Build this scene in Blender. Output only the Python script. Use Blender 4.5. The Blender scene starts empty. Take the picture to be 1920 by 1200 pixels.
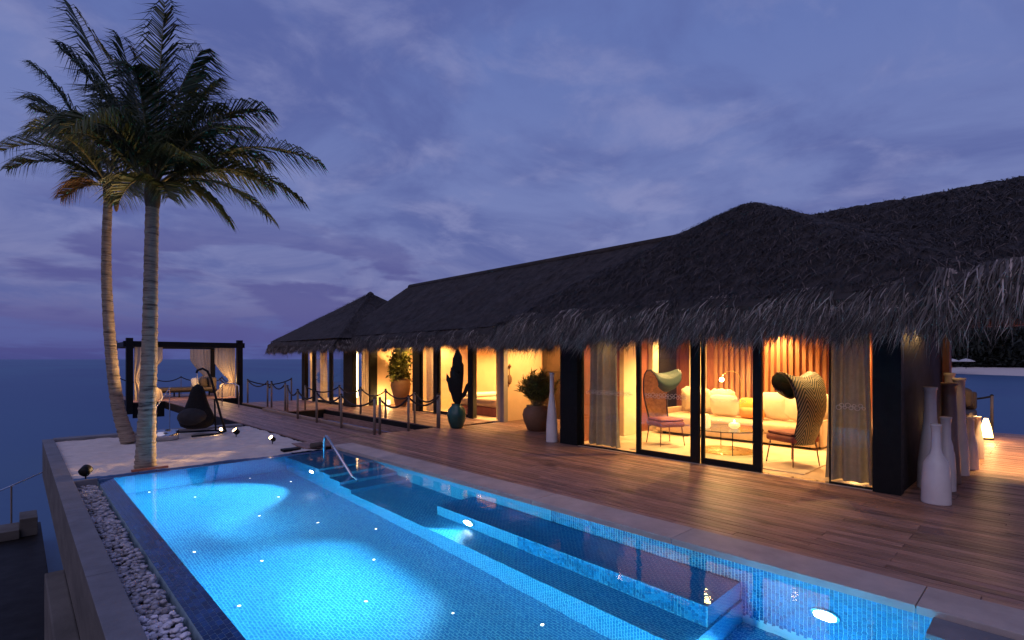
import bpy, bmesh, math, random
import numpy as np
from mathutils import Vector, Matrix
random.seed(7); rng = np.random.default_rng(7)
R = math.radians; PI = math.pi
S = bpy.context.scene; C = S.collection
# ------------------------------------------------------------------ camera
YAW = R(43.5); HCAM = 1.7
cd = bpy.data.cameras.new('camera'); cam = bpy.data.objects.new('camera', cd); C.objects.link(cam)
cd.sensor_width = 36; cd.lens = 980 / 1920 * 36; cd.shift_y = 73 / 1920; cd.clip_start = .05; cd.clip_end = 9000
cam.location = (0, 0, HCAM); cam.rotation_euler = (R(90), 0, -YAW); S.camera = cam
FW = Vector((math.sin(YAW), math.cos(YAW), 0)); RT = Vector((math.cos(YAW), -math.sin(YAW), 0))
# ------------------------------------------------------------------ world (dusk sky)
W = bpy.data.worlds.new('World'); S.world = W; W.use_nodes = True
nt = W.node_tree; nt.nodes.clear()
def N(t, ty, **kw):
    n = t.nodes.new(ty)
    for k, v in kw.items(): setattr(n, k, v)
    return n
def L(t, a, b): t.links.new(a, b)
def math_node(t, op, a, b=None, clamp=False):
    n = N(t, 'ShaderNodeMath', operation=op, use_clamp=clamp)
    for i, v in enumerate((a, b)):
        if v is None: continue
        if isinstance(v, (int, float)): n.inputs[i].default_value = v
        else: L(t, v, n.inputs[i])
    return n.outputs[0]
def ramp(t, fac, stops, interp='LINEAR'):
    n = N(t, 'ShaderNodeValToRGB'); n.color_ramp.interpolation = interp
    e = n.color_ramp.elements
    while len(e) < len(stops): e.new(.5)
    for el, (p, c) in zip(e, stops):
        el.position = p; el.color = (*c, 1) if len(c) == 3 else c
    L(t, fac, n.inputs[0]); return n.outputs[0]
def mixc(t, fac, a, b, blend='MIX'):
    n = N(t, 'ShaderNodeMix', data_type='RGBA', blend_type=blend)
    for i, v in ((0, fac), (6, a), (7, b)):
        if isinstance(v, (int, float)): n.inputs[i].default_value = v
        elif isinstance(v, tuple): n.inputs[i].default_value = (*v[:3], 1)
        else: L(t, v, n.inputs[i])
    return n.outputs[2]
def noise(t, vec, scale, detail=4, rough=.55, dist=0.):
    n = N(t, 'ShaderNodeTexNoise'); n.inputs['Scale'].default_value = scale; n.inputs['Detail'].default_value = detail
    n.inputs['Roughness'].default_value = rough; n.inputs['Distortion'].default_value = dist
    if vec is not None: L(t, vec, n.inputs['Vector'])
    return n.outputs[0]
tc = N(nt, 'ShaderNodeTexCoord'); sp = N(nt, 'ShaderNodeSeparateXYZ'); L(nt, tc.outputs['Generated'], sp.inputs[0])
zz = math_node(nt, 'MAXIMUM', sp.outputs[2], 0.)
base = ramp(nt, zz, [(0, (.060, .068, .235)), (.05, (.085, .090, .285)), (.12, (.19, .20, .41)), (.26, (.165, .205, .45)), (.5, (.125, .178, .44)), (1, (.10, .147, .40))])
den = math_node(nt, 'ADD', zz, .16)
cx = math_node(nt, 'DIVIDE', sp.outputs[0], den); cy = math_node(nt, 'DIVIDE', sp.outputs[1], den)
cv = N(nt, 'ShaderNodeCombineXYZ'); L(nt, cx, cv.inputs[0]); L(nt, cy, cv.inputs[1]); cv.inputs[2].default_value = 3.1
n1 = noise(nt, cv.outputs[0], 1.25, 7, .58, .6)
m1 = ramp(nt, n1, [(.38, (0, 0, 0)), (.64, (.85, .85, .85))], 'EASE')
sk = mixc(nt, m1, base, (.088, .116, .335))
cv2 = N(nt, 'ShaderNodeCombineXYZ'); L(nt, cx, cv2.inputs[0]); L(nt, cy, cv2.inputs[1]); cv2.inputs[2].default_value = 9.7
n2 = noise(nt, cv2.outputs[0], 3.0, 8, .58, .3)
m2 = ramp(nt, n2, [(.48, (0, 0, 0)), (.74, (.7, .7, .7))], 'EASE')
m2 = mixc(nt, 1., m2, ramp(nt, zz, [(.06, (0, 0, 0)), (.22, (1, 1, 1))]), 'MULTIPLY')
sk = mixc(nt, m2, sk, (.245, .265, .50))
# low dark cloud banks over the horizon
mp = N(nt, 'ShaderNodeMapping'); mp.inputs['Scale'].default_value = (3.6, 3.6, 15); mp.inputs['Location'].default_value = (2.3, .4, 0); L(nt, tc.outputs['Generated'], mp.inputs[0])
n3 = noise(nt, mp.outputs[0], 1.25, 5, .5, .2)
m3 = ramp(nt, n3, [(.49, (0, 0, 0)), (.60, (.9, .9, .9))], 'EASE')
band = ramp(nt, zz, [(.0, (0, 0, 0)), (.05, (.8, .8, .8)), (.15, (1, 1, 1)), (.27, (0, 0, 0))])
m3b = mixc(nt, 1., m3, band, 'MULTIPLY')
sk = mixc(nt, m3b, sk, (.082, .085, .28))
nish = N(nt, 'ShaderNodeTexSky', sky_type='NISHITA'); nish.sun_disc = False
nish.sun_elevation = R(1.0); nish.sun_rotation = R(250); nish.altitude = 0; nish.dust_density = 1.0
sk = mixc(nt, .012, sk, nish.outputs[0], 'ADD')
bg = N(nt, 'ShaderNodeBackground'); L(nt, sk, bg.inputs[0]); bg.inputs[1].default_value = 1.0
ow = N(nt, 'ShaderNodeOutputWorld'); L(nt, bg.outputs[0], ow.inputs[0])
# ------------------------------------------------------------------ afterglow (the one sun lamp, very soft) and exposure
sd = bpy.data.lights.new('twilight_sun', 'SUN'); sd.energy = .55; sd.angle = R(70); sd.color = (1., .80, .78)
so = bpy.data.objects.new('twilight_sun', sd); C.objects.link(so)
so.rotation_euler = Vector((.75, .35, -.75)).to_track_quat('-Z', 'Y').to_euler()
vs = S.view_settings; vs.view_transform = 'Standard'; vs.look = 'None'; vs.exposure = 0; vs.gamma = 1; vs.use_curve_mapping = False
cy_ = S.cycles; cy_.use_denoising = True; cy_.max_bounces = 8; cy_.diffuse_bounces = 4; cy_.glossy_bounces = 4; cy_.transmission_bounces = 6
cy_.transparent_max_bounces = 12; cy_.sample_clamp_indirect = 6; cy_.caustics_reflective = False; cy_.caustics_refractive = True; cy_.blur_glossy = .5
# ------------------------------------------------------------------ materials
MATS = {}
def mat(name, col, rough=.6, var=.25, scale=6, bump=0., bscale=40, metal=0., col2=None, obj_rand=0., stretch=None, spec=.5, emit=None, estr=0., trans=0., sss=0, island=None):
    if name in MATS: return MATS[name]
    m = bpy.data.materials.new(name); m.use_nodes = True; t = m.node_tree; b = t.nodes['Principled BSDF']
    tcn = N(t, 'ShaderNodeTexCoord'); v = tcn.outputs['Object']
    if stretch:
        mpn = N(t, 'ShaderNodeMapping'); mpn.inputs['Scale'].default_value = stretch; L(t, v, mpn.inputs[0]); v = mpn.outputs[0]
    if obj_rand:
        oi = N(t, 'ShaderNodeObjectInfo'); va = N(t, 'ShaderNodeVectorMath', operation='ADD'); L(t, v, va.inputs[0])
        vm = N(t, 'ShaderNodeVectorMath', operation='SCALE'); cmb = N(t, 'ShaderNodeCombineXYZ')
        for i in range(3): L(t, oi.outputs['Random'], cmb.inputs[i])
        L(t, cmb.outputs[0], vm.inputs[0]); vm.inputs[3].default_value = 37.; L(t, vm.outputs[0], va.inputs[1]); v = va.outputs[0]
    c2 = col2 or tuple(max(0, x * (1 - var)) for x in col); c1 = tuple(min(1, x * (1 + var * .6)) for x in col) if not col2 else col
    nf = noise(t, v, scale, 6, .6)
    cc = ramp(t, nf, [(.3, c2), (.7, c1)])
    if obj_rand:
        rr = ramp(t, oi.outputs['Random'], [(0, (1 - obj_rand,) * 3), (1, (1 + obj_rand,) * 3)])
        cc = mixc(t, 1., cc, rr, 'MULTIPLY')
    if name == 'deck_wood':   # damp patches that run across boards
        gp = N(t, 'ShaderNodeNewGeometry'); mw = N(t, 'ShaderNodeMapping'); mw.inputs['Scale'].default_value = (2.4, 1., 1); L(t, gp.outputs['Position'], mw.inputs[0])
        wet = ramp(t, noise(t, mw.outputs[0], 1.1, 6, .6, .4), [(.60, (1, 1, 1)), (.70, (.42, .40, .40))]); cc = mixc(t, 1., cc, wet, 'MULTIPLY')
    if island:
        gi = N(t, 'ShaderNodeNewGeometry'); cc = mixc(t, 1., cc, ramp(t, gi.outputs['Random Per Island'], island), 'MULTIPLY')
    L(t, cc, b.inputs['Base Color'])
    rn = N(t, 'ShaderNodeMapRange'); L(t, nf, rn.inputs[0]); rn.inputs[3].default_value = min(1, rough * 1.2); rn.inputs[4].default_value = rough * .8
    L(t, rn.outputs[0], b.inputs['Roughness'])
    b.inputs['Metallic'].default_value = metal; b.inputs['Specular IOR Level'].default_value = spec
    if bump:
        bn = N(t, 'ShaderNodeBump'); bn.inputs['Strength'].default_value = bump; bn.inputs['Distance'].default_value = .02
        L(t, noise(t, v, bscale, 5, .6), bn.inputs['Height']); L(t, bn.outputs[0], b.inputs['Normal'])
    if emit: b.inputs['Emission Color'].default_value = (*emit, 1); b.inputs['Emission Strength'].default_value = estr
    if trans: b.inputs['Transmission Weight'].default_value = trans
    if sss:  # thin cloth / leaf: some light passes through
        tr = N(t, 'ShaderNodeBsdfTranslucent'); L(t, cc, tr.inputs[0]); mx = N(t, 'ShaderNodeMixShader'); mx.inputs[0].default_value = sss
        L(t, b.outputs[0], mx.inputs[1]); L(t, tr.outputs[0], mx.inputs[2]); L(t, mx.outputs[0], t.nodes['Material Output'].inputs[0])
    MATS[name] = m; return m
def emis(name, col, s):
    m = bpy.data.materials.new(name); m.use_nodes = True; t = m.node_tree; t.nodes.clear()
    e = N(t, 'ShaderNodeEmission'); e.inputs[0].default_value = (*col, 1); e.inputs[1].default_value = s
    o = N(t, 'ShaderNodeOutputMaterial'); L(t, e.outputs[0], o.inputs[0]); return m
def glass_mat(name, tint=(.96, .98, .97), ior=1.5):
    m = bpy.data.materials.new(name); m.use_nodes = True; t = m.node_tree; t.nodes.clear()
    f = N(t, 'ShaderNodeFresnel'); ge = N(t, 'ShaderNodeNewGeometry'); mr = N(t, 'ShaderNodeMapRange'); L(t, ge.outputs['Backfacing'], mr.inputs[0])
    mr.inputs[3].default_value = ior; mr.inputs[4].default_value = 1 / ior; L(t, mr.outputs[0], f.inputs[0])   # same reflectance from either side of a thin pane
    a = N(t, 'ShaderNodeBsdfTransparent'); a.inputs[0].default_value = (*tint, 1)
    g = N(t, 'ShaderNodeBsdfGlossy'); g.inputs['Roughness'].default_value = .01
    x = N(t, 'ShaderNodeMixShader'); L(t, f.outputs[0], x.inputs[0]); L(t, a.outputs[0], x.inputs[1]); L(t, g.outputs[0], x.inputs[2])
    o = N(t, 'ShaderNodeOutputMaterial'); L(t, x.outputs[0], o.inputs[0]); return m
WOOD = mat('deck_wood', (.38, .215, .170), .46, col2=(.16, .082, .064), scale=3, obj_rand=.38, stretch=(14, 1.2, 14), bump=.25, bscale=9)
DARKWOOD = mat('dark_wood', (.010, .008, .008), .6, .3, 3, .1, 20, spec=.2)
BLACK = mat('black_metal', (.008, .008, .008), .55, .3, 12, spec=.2)
THATCH = mat('thatch', (.050, .036, .030), .9, col2=(.020, .0145, .012), scale=5, bump=.9, bscale=70)
ISL = [(0, (.10, .095, .095)), (.5, (.38, .37, .37)), (.85, (.95, .95, .95)), (1, (2.3, 2.25, 2.2))]
STRAW = mat('thatch_straw', (.27, .22, .19), .75, col2=(.13, .105, .092), scale=3, island=ISL)
CONC = mat('concrete', (.17, .165, .18), .7, .22, 3, .25, 30)
CONCD = mat('concrete_stained', (.13, .115, .10), .8, .35, 1.6, .3, 20, stretch=(1, 1, 2.5))
STONE = mat('coping_stone', (.46, .38, .345), .6, .2, 3, .15, 60, obj_rand=.10)
SAND = mat('sand', (.68, .58, .52), .95, .14, 5, .5, 26)
PEB = mat('pebble', (.56, .53, .58), .6, .2, 20, .15, 60, obj_rand=.3, island=[(0, (.55, .55, .55)), (1, (1.25, 1.25, 1.25))])
TILE = mat('mosaic_tile', (.010, .19, .47), .18, .35, 2.5, obj_rand=.3, spec=.6, island=[(0, (.6, .6, .65)), (1, (1.3, 1.3, 1.2))])
PLASTER = mat('ochre_plaster', (.72, .50, .30), .85, .08, 3, .1, 30)
CREAM = mat('cream_wall', (.75, .62, .45), .8, .06, 3, .08, 30)
FLOORI = mat('interior_floor', (.62, .50, .36), .35, .12, 4)
SLATW = mat('slat_wood', (.36, .17, .085), .5, .3, 4, .1, 12, obj_rand=.2, stretch=(6, 6, .8))
REDWOOD = mat('red_wood', (.22, .07, .04), .4, .3, 4, .1, 12, stretch=(6, 6, .8))
GREYCUR = mat('linen_curtain', (.33, .315, .26), .9, .15, 12, .1, 200, sss=.18)
CREAMCUR = mat('cream_curtain', (.62, .52, .42), .9, .12, 12, .1, 200, sss=.4)
STEEL = mat('steel', (.62, .62, .64), .16, .1, 4, metal=1.)
ROPE = mat('rope', (.022, .018, .018), .9, .4, 60, .6, 120)
POSTW = mat('post_wood', (.22, .17, .14), .6, .25, 6, .1, 30)
CERAM = mat('white_ceramic', (.76, .71, .70), .22, .1, 3, .05, 10)
TEAL = mat('teal_glaze', (.02, .085, .075), .22, .4, 4, .05, 10)
TERRA = mat('terracotta', (.22, .115, .06), .7, .3, 3, .2, 14)
LEAF = mat('leaf_green', (.16, .18, .05), .5, .45, 3, sss=.3, island=[(0, (.45, .45, .4)), (1, (1.7, 1.6, 1.3))])
PALML = mat('palm_leaf', (.072, .095, .028), .5, col2=(.034, .046, .015), scale=2, sss=.22)
PALMD = mat('palm_leaf_dry', (.22, .13, .05), .7, .4, 3, sss=.25)
RACH = mat('palm_rachis', (.16, .14, .06), .6, .3, 4)
LEAFD = mat('dark_leaf', (.010, .010, .010), .7, .3, 3, spec=.2)
WHITEC = mat('white_cloth', (.80, .74, .62), .9, .05, 10, .15, 60)
CREAMC = mat('boucle_cushion', (.62, .55, .42), .95, .12, 12, .5, 60)
TAN = mat('sofa_cloth', (.48, .34, .24), .9, .1, 10, .2, 120)
MAROON = mat('maroon_cloth', (.20, .055, .05), .8, .2, 8, .2, 100)
YELLOW = mat('yellow_cloth', (.62, .50, .10), .9, .1, 10, .2, 80)
ORANGE = mat('orange_cloth', (.62, .25, .08), .9, .1, 10, .2, 80)
WICKERD = mat('dark_wicker', (.009, .0075, .0075), .75, .4, 30, .6, 80, spec=.2)
BROWNC = mat('brown_cushion', (.10, .075, .06), .9, .2, 8, .2, 80)
PIC = mat('picture_print', (.40, .30, .18), .6, .6, 5)
GOLD = mat('brass', (.62, .45, .18), .28, .1, 4, metal=1.)
RUG = mat('rug', (.58, .50, .38), .95, .2, 2.2, .3, 90)
BARK = None
GLASS = glass_mat('window_glass')
E_WARM = emis('lamp_glow', (1, .62, .26), 22); E_SOFT = emis('shade_glow', (1, .66, .30), 4.5); E_POOL = emis('pool_lamp_glow', (.8, .95, 1), 30); E_DOT = emis('fibre_dot_glow', (.95, 1, .8), 3.5)
def brick_mat(name, c1, c2, mortar, w, h, rot=(0, 0, 0), rough=.25, msize=.0035):
    m = bpy.data.materials.new(name); m.use_nodes = True; t = m.node_tree; b = t.nodes['Principled BSDF']
    tcn = N(t, 'ShaderNodeTexCoord'); mpn = N(t, 'ShaderNodeMapping'); mpn.inputs['Rotation'].default_value = rot; L(t, tcn.outputs['Object'], mpn.inputs[0])
    br = N(t, 'ShaderNodeTexBrick'); L(t, mpn.outputs[0], br.inputs['Vector']); br.inputs['Scale'].default_value = 1
    br.inputs['Brick Width'].default_value = w; br.inputs['Row Height'].default_value = h; br.inputs['Mortar Size'].default_value = msize; br.inputs['Mortar Smooth'].default_value = .1
    br.inputs['Color1'].default_value = (*c1, 1); br.inputs['Color2'].default_value = (*c2, 1); br.inputs['Mortar'].default_value = (*mortar, 1); br.inputs['Bias'].default_value = 0
    L(t, br.outputs[0], b.inputs['Base Color']); b.inputs['Roughness'].default_value = rough
    bn = N(t, 'ShaderNodeBump'); bn.inputs['Strength'].default_value = .3; bn.inputs['Distance'].default_value = .003; bn.invert = True
    L(t, br.outputs['Fac'], bn.inputs['Height']); L(t, bn.outputs[0], b.inputs['Normal'])
    return m
PT1, PT2, PTM = (.006, .165, .40), (.012, .225, .48), (.075, .40, .60)
MOS_H = brick_mat('pool_mosaic_floor', PT1, PT2, PTM, .055, .028, (0, 0, R(90)))
MOS_X = brick_mat('pool_mosaic_side', PT1, PT2, PTM, .055, .028, (0, R(90), R(0)))
MOS_Y = brick_mat('pool_mosaic_end', PT1, PT2, PTM, .055, .028, (R(90), 0, 0))
GROUT = mat('grout', (.20, .58, .74), .7, .1, 10)
# bark with rings
def bark():
    m = bpy.data.materials.new('palm_bark'); m.use_nodes = True; t = m.node_tree; b = t.nodes['Principled BSDF']
    tcn = N(t, 'ShaderNodeTexCoord'); mp1 = N(t, 'ShaderNodeMapping'); mp1.inputs['Scale'].default_value = (1.6, 1.6, 15); L(t, tcn.outputs['Object'], mp1.inputs[0])
    nf = noise(t, mp1.outputs[0], 2.2, 5, .65, .3)
    cc = ramp(t, nf, [(.34, (.035, .024, .018)), (.44, (.20, .15, .115)), (.7, (.36, .28, .21))])
    L(t, cc, b.inputs['Base Color']); b.inputs['Roughness'].default_value = .85
    bn = N(t, 'ShaderNodeBump'); bn.inputs['Strength'].default_value = 1.; bn.inputs['Distance'].default_value = .03; L(t, nf, bn.inputs['Height']); L(t, bn.outputs[0], b.inputs['Normal'])
    return m
BARK = bark()
# ------------------------------------------------------------------ mesh helpers
def obj(name, verts, faces, m, parent=None, smooth=False):
    me = bpy.data.meshes.new(name)
    me.from_pydata([tuple(v) for v in verts], [], [tuple(f) for f in faces])
    return link(name, me, m, parent, smooth)
def link(name, me, m, parent=None, smooth=False):
    if m is not None and not me.materials: me.materials.append(m)
    if smooth: me.polygons.foreach_set('use_smooth', [True] * len(me.polygons))
    me.update()
    o = bpy.data.objects.new(name, me); C.objects.link(o)
    if parent is not None:
        o.parent = parent
    return o
class MB:
    def __init__(s): s.v = []; s.f = []
    def add(s, v, f):
        n = len(s.v); s.v += [tuple(p) for p in v]; s.f += [tuple(i + n for i in q) for q in f]; return s
    def box(s, a, b, bev=0):
        (x0, y0, z0), (x1, y1, z1) = a, b
        if not bev:
            return s.add([(x0, y0, z0), (x1, y0, z0), (x1, y1, z0), (x0, y1, z0), (x0, y0, z1), (x1, y0, z1), (x1, y1, z1), (x0, y1, z1)],
                     [(0, 3, 2, 1), (4, 5, 6, 7), (0, 1, 5, 4), (1, 2, 6, 5), (2, 3, 7, 6), (3, 0, 4, 7)])
        bm = bmesh.new(); bmesh.ops.create_cube(bm, size=1)
        for v in bm.verts: v.co = Vector(((x0 + x1) / 2 + v.co.x * (x1 - x0), (y0 + y1) / 2 + v.co.y * (y1 - y0), (z0 + z1) / 2 + v.co.z * (z1 - z0)))
        bmesh.ops.bevel(bm, geom=bm.edges[:], offset=bev, segments=2, affect='EDGES', profile=.6)
        bm.verts.index_update(); s.add([v.co[:] for v in bm.verts], [[v.index for v in f.verts] for f in bm.faces]); bm.free(); return s
    def tube(s, pts, r, n=8, cap=True):
        pts = [Vector(p) for p in pts]; k = len(pts); rs = r if isinstance(r, (list, tuple)) else [r] * k
        V = []; up = Vector((0, 0, 1)); prev = None
        for i, p in enumerate(pts):
            d = (pts[min(i + 1, k - 1)] - pts[max(i - 1, 0)]).normalized()
            if prev is None: a = d.cross(up if abs(d.z) < .95 else Vector((1, 0, 0))).normalized()
            else: a = (prev - d * prev.dot(d)).normalized()
            prev = a; b = d.cross(a)
            V += [p + (a * math.cos(2 * PI * j / n) + b * math.sin(2 * PI * j / n)) * rs[i] for j in range(n)]
        Fc = [(i * n + j, i * n + (j + 1) % n, (i + 1) * n + (j + 1) % n, (i + 1) * n + j) for i in range(k - 1) for j in range(n)]
        if cap: Fc += [tuple(range(n))[::-1], tuple(range((k - 1) * n, k * n))]
        return s.add(V, Fc)
    def lathe(s, prof, n=24, c=(0, 0, 0)):
        V = [(c[0] + r * math.cos(2 * PI * j / n), c[1] + r * math.sin(2 * PI * j / n), c[2] + z) for r, z in prof for j in range(n)]
        k = len(prof)
        Fc = [(i * n + j, i * n + (j + 1) % n, (i + 1) * n + (j + 1) % n, (i + 1) * n + j) for i in range(k - 1) for j in range(n)]
        Fc += [tuple(range(n))[::-1], tuple(range((k - 1) * n, k * n))]
        return s.add(V, Fc)
    def grid(s, fn, nu, nv):
        V = [fn(i / nu, j / nv) for i in range(nu + 1) for j in range(nv + 1)]
        return s.add(V, [(i * (nv + 1) + j, (i + 1) * (nv + 1) + j, (i + 1) * (nv + 1) + j + 1, i * (nv + 1) + j + 1) for i in range(nu) for j in range(nv)])
    def ell(s, c, r, n=14, m=8, e=1., bump=0):
        def sg(x, p): return math.copysign(abs(x) ** p, x)
        def fn(u, v):
            th = u * 2 * PI; ph = (v - .5) * PI
            k = 1 + bump * math.sin(7 * th) * math.sin(6 * ph + 1)
            return (c[0] + r[0] * k * sg(math.cos(ph), e) * sg(math.cos(th), e), c[1] + r[1] * k * sg(math.cos(ph), e) * sg(math.sin(th), e), c[2] + r[2] * k * sg(math.sin(ph), e))
        return s.grid(fn, n, m)
    def build(s, name, m, parent=None, smooth=False): return obj(name, s.v, s.f, m, parent, smooth)
def tag(o, label=None, cat=None, group=None, kind=None):
    for k, v in (('label', label), ('category', cat), ('group', group), ('kind', kind)):
        if v: o[k] = v
    return o
def thing(name, label, cat, loc=(0, 0, 0), rz=0, group=None):
    o = bpy.data.objects.new(name, None); C.objects.link(o); o.location = loc; o.rotation_euler = (0, 0, rz); o.empty_display_size = .1
    return tag(o, label, cat, group)
def struct(name, mb, m, smooth=False): return tag(mb.build(name, m, None, smooth), kind='structure')
def wpart(o, p):  # child built in world coordinates
    o.parent = p; o.matrix_parent_inverse = Matrix.Translation(-Vector(p.location)); return o
def copy_tree(o, parent=None):
    c = o.copy(); C.objects.link(c)
    if parent is not None: c.parent = parent
    for ch in list(o.children): copy_tree(ch, c)
    return c
def light(name, kind, loc, energy, col, parent=None, radius=.05, target=None, spot=60, blend=.6, size=None):
    d = bpy.data.lights.new(name, kind); d.energy = energy; d.color = col
    if kind in ('POINT', 'SPOT'): d.shadow_soft_size = radius
    if kind == 'SPOT': d.spot_size = R(spot); d.spot_blend = blend
    if kind == 'AREA': d.size = size or .3
    o = bpy.data.objects.new(name, d); C.objects.link(o); o.location = loc
    if target is not None: o.rotation_euler = (Vector(target) - Vector(loc)).to_track_quat('-Z', 'Y').to_euler()
    if parent is not None: o.parent = parent
    return o
WARM = (1, .56, .185)
def blades(P0, P1, P2, wid, wdir):
    """two-segment tapering blades; arrays (n,3)"""
    n = len(P0); w = wdir * wid[:, None] / 2
    V = np.stack([P0 - w, P0 + w, P1 - w * .8, P1 + w * .8, P2], 1).reshape(-1, 3)
    b = np.arange(n)[:, None] * 5
    quads = (b + np.array([0, 1, 3, 2])); tris = (b + np.array([2, 3, 4]))
    return V, quads, tris
def blade_obj(name, V, Q, T, m, parent=None):
    me = bpy.data.meshes.new(name)
    nv = len(V); nq = len(Q); ntr = len(T)
    me.vertices.add(nv); me.vertices.foreach_set('co', np.asarray(V, dtype=np.float32).ravel())
    me.loops.add(nq * 4 + ntr * 3); me.loops.foreach_set('vertex_index', np.concatenate([Q.ravel(), T.ravel()]).astype(np.int32))
    me.polygons.add(nq + ntr)
    st = np.concatenate([np.arange(nq) * 4, nq * 4 + np.arange(ntr) * 3]).astype(np.int32)
    me.polygons.foreach_set('loop_start', st)
    me.update(calc_edges=True); me.validate()
    return link(name, me, m, parent)
# ================================================================== SEA, BEACH
ZS = -2.3
def sea_mat():
    m = bpy.data.materials.new('sea_water'); m.use_nodes = True; t = m.node_tree; b = t.nodes['Principled BSDF']
    tcn = N(t, 'ShaderNodeTexCoord'); mpn = N(t, 'ShaderNodeMapping'); mpn.inputs['Scale'].default_value = (.02, .006, 1); mpn.inputs['Rotation'].default_value = (0, 0, R(45)); L(t, tcn.outputs['Object'], mpn.inputs[0])
    nf = noise(t, mpn.outputs[0], 1.3, 4, .5)
    cc = ramp(t, nf, [(.35, (.028, .070, .175)), (.65, (.040, .115, .205))])
    t.nodes.remove(b); di = N(t, 'ShaderNodeBsdfDiffuse'); L(t, cc, di.inputs[0]); gl = N(t, 'ShaderNodeBsdfGlossy'); gl.inputs['Roughness'].default_value = .28; gl.inputs[0].default_value = (.75, .85, 1, 1)
    lw_ = N(t, 'ShaderNodeLayerWeight'); lw_.inputs[0].default_value = .18; fx = math_node(t, 'MULTIPLY', lw_.outputs['Facing'], .38); mx = N(t, 'ShaderNodeMixShader')
    L(t, fx, mx.inputs[0]); L(t, di.outputs[0], mx.inputs[1]); L(t, gl.outputs[0], mx.inputs[2]); L(t, mx.outputs[0], t.nodes['Material Output'].inputs[0])
    bn = N(t, 'ShaderNodeBump'); bn.inputs['Strength'].default_value = .35; bn.inputs['Distance'].default_value = .1
    L(t, noise(t, tcn.outputs['Object'], .9, 6, .6), bn.inputs['Height']); L(t, bn.outputs[0], gl.inputs['Normal']); return m
SEA = sea_mat()
struct('sea', MB().add([(-6000, -6000, ZS), (6000, -6000, ZS), (6000, 6000, ZS), (-6000, 6000, ZS)], [(0, 1, 2, 3)]), SEA)
def beach(u, v):
    x = 165 + 55 * v; y = -120 + 160 * u
    x += 10 * math.sin(y * .05) + (y - 5) * .55
    return (x, y, ZS - .3 + 1.6 * min(1, v * 5) + .5 * v + .15 * math.sin(y * .3 + x))
struct('beach', MB().grid(beach, 60, 14), SAND, True)
def leaf_crown(n, r, leaf, rs):
    g = np.random.default_rng(rs); cl = g.normal(size=(max(6, n // 60), 3)); cl /= np.linalg.norm(cl, axis=1)[:, None]; cl *= g.uniform(.35, 1, (len(cl), 1)) * np.array(r)
    idx = g.integers(0, len(cl), n); p = cl[idx] + g.normal(size=(n, 3)) * np.array(r) * .20
    d = g.normal(size=(n, 3)); d[:, 2] -= .3; d /= np.linalg.norm(d, axis=1)[:, None]
    w = np.cross(d, g.normal(size=(n, 3))); w /= np.linalg.norm(w, axis=1)[:, None]
    l = leaf * g.uniform(.6, 1.3, n)
    return blades(p, p + d * l[:, None] * .5, p + d * l[:, None], l * .55, w)
TREEM = mat('tree_leaf_far', (.018, .024, .016), .8, .4, .3)
tree_src = []
for k in range(3):
    V, Q, T = leaf_crown(2600, (4.6, 4.6, 4.2), 1.0, 40 + k); me = blade_obj('crown', V, Q, T, TREEM).data
    tree_src.append(me); bpy.data.objects.remove(bpy.data.objects['crown'])
tm = MB().tube([(0, 0, 0), (.2, .1, 3), (.1, .3, 6.5)], [.35, .25, .12], 7).build('trunk', DARKWOOD); trunk_me = tm.data; bpy.data.objects.remove(tm)
for i in range(16):
    y = -26 + i * 4.6 + random.uniform(-1, 1); x = 196 + (y - 5) * .55 + random.uniform(0, 9) + (0 if i % 2 else 6)
    t = thing('beach_tree', 'dark leafy tree in the row behind the far beach', 'tree', (x, y, ZS + 1.5), random.uniform(0, 6), 'trees behind the far beach')
    link('trunk', trunk_me, None, t); c = link('crown', tree_src[i % 3], None, t); c.location = (.1, .3, 7.2 + random.uniform(-.5, 1.5)); c.scale = (1.15, 1.15, random.uniform(1.5, 1.9))
    c2 = link('undergrowth', tree_src[(i + 1) % 3], None, t); c2.location = (0, 0, 1.8); c2.scale = (1.1, 1.1, .5)
PARA = mat('parasol_cloth', (.55, .52, .50), .9, .1, 4)
for (x, y), lb in (((182, 20.6), 'pale beach parasol standing beside the black house corner on far sand'), ((180, 17.4), 'pale beach parasol further from the house corner on far sand')):
    t = thing('beach_parasol', lb, 'parasol', (x, y, ZS + 1.4), 0, 'parasols on the far beach')
    MB().tube([(0, 0, 0), (0, 0, 2.5)], .05, 6).build('pole', DARKWOOD, t)
    MB().lathe([(1.9, 1.9), (1.86, 2.0), (1., 2.45), (.1, 2.7), (.02, 2.75)], 10).build('canopy', PARA, t)
# ================================================================== RETAINING WALL, SAND, PEBBLES
w = thing('retaining_wall', 'weathered grey concrete wall along the pebble strip above the sea', 'wall', (.48, 6, -.76))
def wp(mb, n, m): return wpart(mb.build(n, m), w)
o = MB().box((.40, -2, -.76), (.57, 14.7, -.004), .012); wp(o, 'wall', CONCD)
for k in range(7):
    wp(MB().box((.392, -1.9 + k * 2.37, -.003), (.578, -1.9 + (k + 1) * 2.37 - .006, .012), .005), 'capstone', CONC)
wp(MB().box((.23, -2, -2.9), (.399, 7.85, -.70), .015), 'buttress', CONCD)
wp(MB().box((.57, 14.4, -.5), (4.2, 14.7, .03), .012), 'end_wall', CONC)
wp(MB().box((.9, 1., -2.9), (4.2, 14.2, -1.45)), 'base', CONCD)
def sandf(u, v):
    x = .571 + u * 3.75; y = 9.76 + v * 4.65
    return (x, y, -.03 + .012 * math.sin(x * 5 + y * 3) * math.sin(y * 4 - x) + .01 * math.sin(11 * x + 2) * math.sin(9 * y) + random.uniform(-.006, .006))
struct('sand', MB().grid(sandf, 75, 90), SAND, True)
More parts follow.
